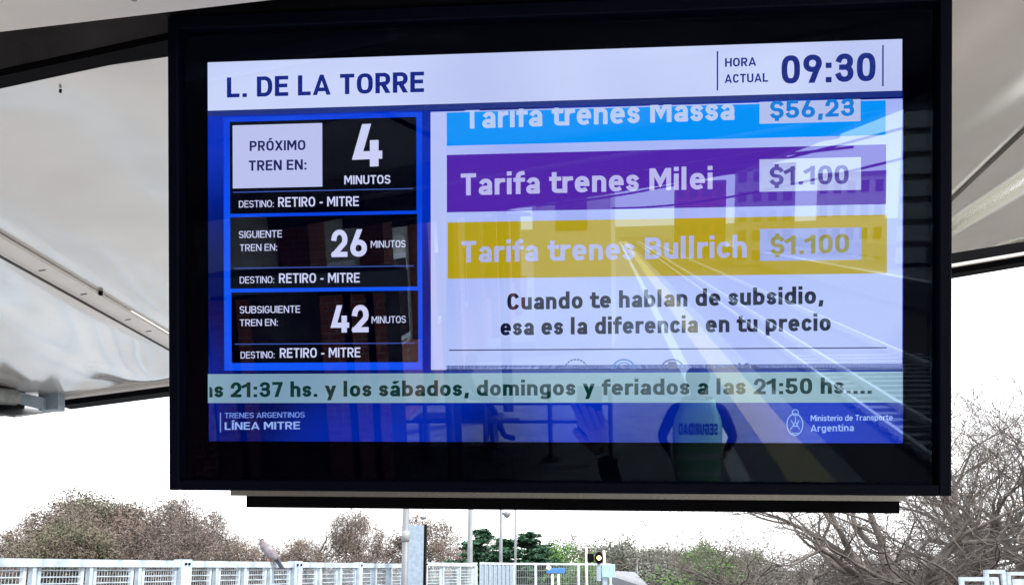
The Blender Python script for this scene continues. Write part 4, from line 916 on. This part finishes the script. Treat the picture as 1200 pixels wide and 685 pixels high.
def leaf_mesh(tipl, n, size, rad, seed, squash=1.0, wd=.6):
    rg = np.random.default_rng(seed); tp = np.array([tuple(t[0]) for t in tipl]); ids = rg.integers(0, len(tp), n)
    c = tp[ids] + rg.normal(0, rad, (n, 3)) * [1, 1, squash]
    a = rg.normal(0, 1, (n, 3)); a /= np.linalg.norm(a, axis=1)[:, None]; b_ = np.cross(a, rg.normal(0, 1, (n, 3))); b_ /= np.linalg.norm(b_, axis=1)[:, None]
    s = size * rg.uniform(.5, 1.3, (n, 1)); a *= s; b_ *= s * wd
    v = np.stack([c - a, c - b_, c + a, c + b_], 1).reshape(-1, 3)
    me = bpy.data.meshes.new('crown'); me.vertices.add(4 * n); me.vertices.foreach_set('co', v.ravel()); me.loops.add(4 * n); me.loops.foreach_set('vertex_index', np.arange(4 * n, dtype=np.int32))
    me.polygons.add(n); me.polygons.foreach_set('loop_start', np.arange(0, 4 * n, 4, dtype=np.int32)); me.polygons.foreach_set('loop_total', np.full(n, 4, dtype=np.int32)); me.update(calc_edges=True); return me
def make_tree(seed, bark, leaf=None, nl=0, ls=.1, lr=.25, name='bare_tree', sq=1.0, wd=.6, **kw):
    big, small, tipl = tree_mesh(seed, **kw)
    zs = sorted(t[0].z for t in tipl)[int(len(tipl) * .985)]
    r = empty(name); big.obj('trunk', M[bark], r, True); small.obj('branches', M[bark], r, True)
    if leaf:
        me = leaf_mesh(tipl, nl, ls, lr, seed, sq, wd); me.materials.append(M[leaf]); o = bpy.data.objects.new('crown', me); C.objects.link(o); o.parent = r
    r['top'] = zs; return r
used = set()
def put(proto, x, ytop, Y, label, group, rz=0, wide=1.0, zb=-1.35):
    o = proto if proto.name not in used else copy_tree(proto)
    used.add(proto.name); 
    t = at(x, ytop, Y); s = (t.z - zb) / proto['top']; o.location = (t.x, t.y, zb); o.scale = (s * wide, s * wide, s); o.rotation_euler = (0, 0, rz)
    tag(o, label, 'tree', group); return o
GA = 'trees behind the mesh fence'
bA = make_tree(11, 'barkd', 'leafbrown', 12000, .08, .14, wd=.25, name='brown_tree', H=9, depth=6, r0=.2, kids=(2, 3), up=.1, spread=1.2, trunk=.22)
bB = make_tree(12, 'barkd', 'leaftan', 12000, .08, .14, wd=.25, name='brown_tree', H=9, depth=6, r0=.2, kids=(2, 3), up=.15, spread=1.1, trunk=.22)
bO = make_tree(13, 'barkd', 'leafolive', 18000, .075, .16, wd=.3, name='olive_tree', H=9, depth=6, r0=.2, kids=(2, 3), up=.15, spread=1.2, trunk=.22)
bN = make_tree(14, 'bark', None, name='bare_tree', H=9, depth=7, r0=.2, kids=(2, 3), up=.2, spread=1.1, trunk=.2, twist=.25)
bM = make_tree(15, 'bark', None, name='bare_tree', H=9, depth=7, r0=.2, kids=(2, 3), up=.3, spread=.9, trunk=.18, twist=.25)
n_ = 0
for pr, x, yt, Y, rz, wd, lb_ in ((bA, 20, 606, 58, 0, 1.3, 'brown tree at the far left border, over the left end of the mesh fence'), (bB, 68, 604, 66, 2, 1.1, 'tan brown tree second from the left border'), (bO, 142, 583, 70, 1, 1.15, 'olive tinted tree, highest of the brown mass at left'),
        (bA, 100, 594, 62, 3.1, 1.2, 'mauve brown tree just left of the highest tree of the left mass'), (bA, 190, 592, 64, 4.4, 1.2, 'mauve brown tree just right of the highest tree of the left mass'), (bB, 225, 600, 60, 5, 1.0, 'brown tree below the left corner of the display'), (bB, 45, 622, 50, 2.7, 1.2, 'low brown tree in front at the far left'),
        (bO, 120, 615, 50, .6, 1.1, 'low olive tree in front of the left mass'), (bA, 170, 622, 48, 5.6, 1.2, 'low brown tree in front of the left mass, behind the big fence post'),
        (bB, 282, 634, 48, 3.3, 1.3, 'low tan tree just left of the pigeon'), (bA, 8, 612, 54, 2.2, 1.4, 'brown tree cut by the left border'), (bB, 165, 588, 68, 5.1, 1.3, 'tan brown tree at the peak of the left mass, right of the olive one'), (bA, 212, 600, 56, 3.6, 1.4, 'mauve brown tree above the big fence post'), (bB, 85, 606, 56, 4.0, 1.3, 'tan tree in the middle of the left half of the mass'), (bA, 262, 618, 52, .9, 1.2, 'brown tree under the left tip of the silver tray'), (bA, 142, 600, 55, 2.0, 1.4, 'brown tree in front of the olive tinted tree')):
    put(pr, x, yt, Y, lb_, GA, rz, wd)
for pr, x, yt, Y, rz, wd, lb_ in ((bN, 252, 586, 52, 0, .9, 'bare twiggy tree under the left end of the display bar'), (bM, 280, 606, 55, 1.2, .9, 'bare tree rising behind the pigeon'), (bN, 345, 606, 56, 2.2, .8, 'bare tree just right of the pigeon'), (bM, 378, 602, 60, 3.9, .9, 'bare tree left of the round brown tree'), (bN, 445, 613, 64, 4.9, .8, 'bare tree between the round brown tree and the thick grey pole'), (bM, 545, 622, 75, .4, .8, 'pale bare tree left of the conifers')):
    put(pr, x, yt, Y, lb_, GA, rz, wd)
for pr, x, yt, Y, rz, wd, lb_ in ((bB, 418, 603, 62, 1.5, .75, 'round brown tree midway between pigeon and thick pole'), (bA, 465, 622, 66, 2.5, .9, 'brown tree partly behind the thick grey pole'), (bB, 515, 609, 66, .8, .95, 'tall brown tree right of the pale steel column'), (bA, 400, 640, 55, 5.2, 1.4, 'low brown thicket tree behind the fence right of the pigeon'),
        (bA, 340, 642, 56, 4.2, 1.4, 'low brown tree behind the fence near the pigeon tail'), (bB, 535, 636, 60, 2.2, 1.2, 'lower brown tree touching the conifers'), (bA, 668, 630, 85, 3.7, 1.1, 'brown tree above the bright green tree in the centre')):
    put(pr, x, yt, Y, lb_, GA, rz, wd)
# conifers
def conifer(seed, H=9):
    rg = random.Random(seed); r = empty('conifer_tree'); MB().tube((0, 0, 0), (0, 0, H * .96), .2, .03, 8).obj('trunk', M['barkd'], r, True); tips = []; b = MB()
    for i in range(120):
        z = H * (.08 + .9 * (i / 120)); L_ = (1 - z / H) * H * .42 * rg.uniform(.6, 1.2) + .25; a = rg.uniform(0, 6.28); d = Vector((math.cos(a), math.sin(a), rg.uniform(.0, .35)))
        p = Vector((0, 0, z)); q = p + d * L_; b.tube(p, q, .04, .01, 4, caps=False)
        for k in range(int(6 + L_ * 7)): t = rg.uniform(.25, 1.05); tips.append((p.lerp(q, t) + Vector((0, 0, -.12 * t)), d))
    b.obj('branches', M['barkd'], r); me = leaf_mesh(tips, 22000, .14, .14, seed, .45); me.materials.append(M['leafpine']); o = bpy.data.objects.new('crown', me); C.objects.link(o); o.parent = r; r['top'] = H; return r
cf = conifer(3)
for x, yt, Y, rz, wd, lb_ in ((564, 617, 50, 0, 1.5, 'dark green conifer left of the lamp post, a pointed top'), (591, 628, 49, 2, 1.7, 'dark green conifer directly behind the lamp post, lowest top'), (620, 621, 50, 4, 1.5, 'dark green conifer right of the thinnest tall pole, pointed top'), (636, 636, 51, 5, 1.5, 'lower dark conifer beside the bright green tree')):
    put(cf, x, yt, Y, lb_, 'dark conifers behind the poles', rz, wd)
gA = make_tree(31, 'barkd', 'leafgreen', 26000, .07, .22, name='green_tree', H=7, depth=4, r0=.16, kids=(3, 4), up=.15, spread=1.2, trunk=.25)
for x, yt, Y, rz, wd, lb_ in ((668, 644, 56, 0, .9, 'bright yellow-green tree left of the railway signal'), (845, 645, 60, 1.2, .9, 'bright green tree right of the far road bridge, its taller crown'), (822, 655, 50, 2.2, 1.2, 'bright green bush-like tree at the end of the road bridge'), (862, 655, 58, 4, 1.0, 'green tree at the foot of the bare brown thicket'), (668, 664, 40, 4.4, .9, 'low green shrub-like tree behind the blue sign'),(812, 668, 40, 4.4, 1.6, 'low green shrub-like tree by the pale shelter roof')):
    put(gA, x, yt, Y, lb_, 'bright green trees', rz, wd)
fA = make_tree(41, 'bark', 'leafhazed', 12000, .09, .3, name='distant_tree', H=8, depth=4, r0=.18, kids=(3, 4), up=.1, spread=1.3, trunk=.2)
for i, (x, yt, Y) in enumerate(((705, 641, 95), (722, 652, 120), (740, 650, 125), (758, 646, 120), (772, 649, 130), (790, 653, 125), (806, 655, 120), (823, 650, 115), (735, 660, 110), (765, 658, 112), (795, 661, 112), (840, 652, 120), (718, 660, 105), (750, 662, 105), (780, 663, 108))):
    put(fA, x, yt, Y, ['umbrella crowned tree above the railway signal', 'hazy olive tree right of the signal', 'hazy tree above the far thin pole', 'tallest hazy tree of the far tree line', 'hazy tree left of centre of the bridge', 'hazy tree above the middle of the bridge', 'hazy tree above the right end of the bridge', 'hazy tree behind the bright green crown', 'low hazy tree above the left end of the bridge', 'low hazy tree behind the bridge parapet', 'low hazy tree behind the right of the bridge', 'hazy tree mostly behind the bright green tree', 'low hazy tree beside the turquoise box', 'low hazy tree behind the far thin pole', 'low hazy tree at the middle of the bridge'][i], 'hazy trees of the far tree line', i * 1.3, 1.2)
# right-hand bare trees
GR = 'bare trees at right'
rB1 = make_tree(52, 'barkp', leaf='barkp', nl=2500, ls=.12, lr=.14, wd=.05, name='bare_tree', H=10, depth=7, r0=.30, kids=(2, 2, 3), up=.10, spread=.85, trunk=.17, twist=.2, ratio=.82, dens=.75, first=6)
rB2 = make_tree(57, 'barkp', leaf='barkp', nl=2000, ls=.12, lr=.14, wd=.05, name='bare_tree', H=10, depth=7, r0=.25, kids=(2, 2, 3), up=.12, spread=.8, trunk=.15, twist=.2, ratio=.82, dens=.7, first=5)
put(rB1, 1062, 448, 26, 'largest pale bare tree, wide forking limbs right of the display', GR, .5, 1.25)
put(rB2, 985, 560, 27, 'pale bare tree with forking limbs under the right end of the display', GR, 1.2, 1.2)
put(rB1, 1120, 436, 29, 'bare tree hugging the right side of the display, behind the largest one', GR, 5.6, 1.15)
put(rB2, 1148, 440, 28, 'slender pale bare tree between the two tallest at the right border', GR, 2.4, .9)
put(rB1, 1185, 452, 32, 'bare tree whose tall crown meets the right border of the picture', GR, 2.6, 1.1)
put(rB2, 925, 594, 32, 'bare twiggy tree under the display, left of the forking one', GR, 3.6, 1.3)
dk = make_tree(64, 'barkd', None, name='dark_twisted_tree', H=6, depth=6, r0=.26, kids=(2, 2, 3), up=-.02, spread=1.0, trunk=.25, twist=.3, ratio=.8, dens=.6)
put(dk, 1175, 598, 17, 'dark tree with thick twisted limbs at the lower right corner', GR, 2.0, 1.1)
bG = make_tree(17, 'barkp', 'leafgrey', 5000, .10, .14, wd=.1, name='grey_brown_tree', H=8, depth=6, r0=.16, kids=(2, 3), up=.1, spread=1.2, trunk=.22)
for i, (x, yt, Y, rz) in enumerate(((880, 642, 45, 0), (920, 636, 44, 1), (965, 642, 42, 2), (1010, 646, 44, 3), (1060, 646, 42, 4), (1105, 650, 40, 5), (1150, 654, 38, 6), (940, 655, 36, 1.5), (1085, 660, 34, 2.5))):
    put(bG, x, yt, Y, 'low grey-brown twiggy tree, ' + ['first from the green trees', 'under the display bar end, left one', 'under the forking bare tree, left side', 'directly under the forking bare tree', 'at the foot of the large bare tree', 'left of the framed panels', 'behind the framed panels', 'in front at the left of the thicket', 'in front of the large bare tree'][i], 'low grey-brown trees at right', rz, 1.3)
# scrub that reads as one mass along the ground
rg = np.random.default_rng(8)
def scrub(name, m, x0, x1, Y0, Y1, ytop, n, seed):
    tips = []
    for i in range(700):
        x = rg.uniform(x0, x1); Y = rg.uniform(Y0, Y1); t = at(x, ytop + 4 * math.sin(x * .07) + rg.uniform(-3, 3), Y); tips.append((Vector((t.x, t.y, -1.3 + (t.z + 1.3) * rg.uniform(.0, 1) ** .6)), None))
    me = leaf_mesh(tips, n, .1, .4, seed, 1, .25); me.materials.append(M[m]); o = bpy.data.objects.new(name, me); C.objects.link(o); return tag(o, kind='stuff')
tag(scrub('undergrowth', 'leafbrown', -30, 480, 46, 60, 648, 26000, 1), 'brown undergrowth filling the gaps behind the mesh fence', 'undergrowth')
tag(scrub('undergrowth', 'leafgrey', 860, 1230, 40, 50, 664, 26000, 2), 'grey-brown undergrowth below the bare trees at right', 'undergrowth')
tag(scrub('undergrowth', 'leafolive', 500, 720, 60, 75, 658, 14000, 3), 'olive undergrowth below the conifers', 'undergrowth')
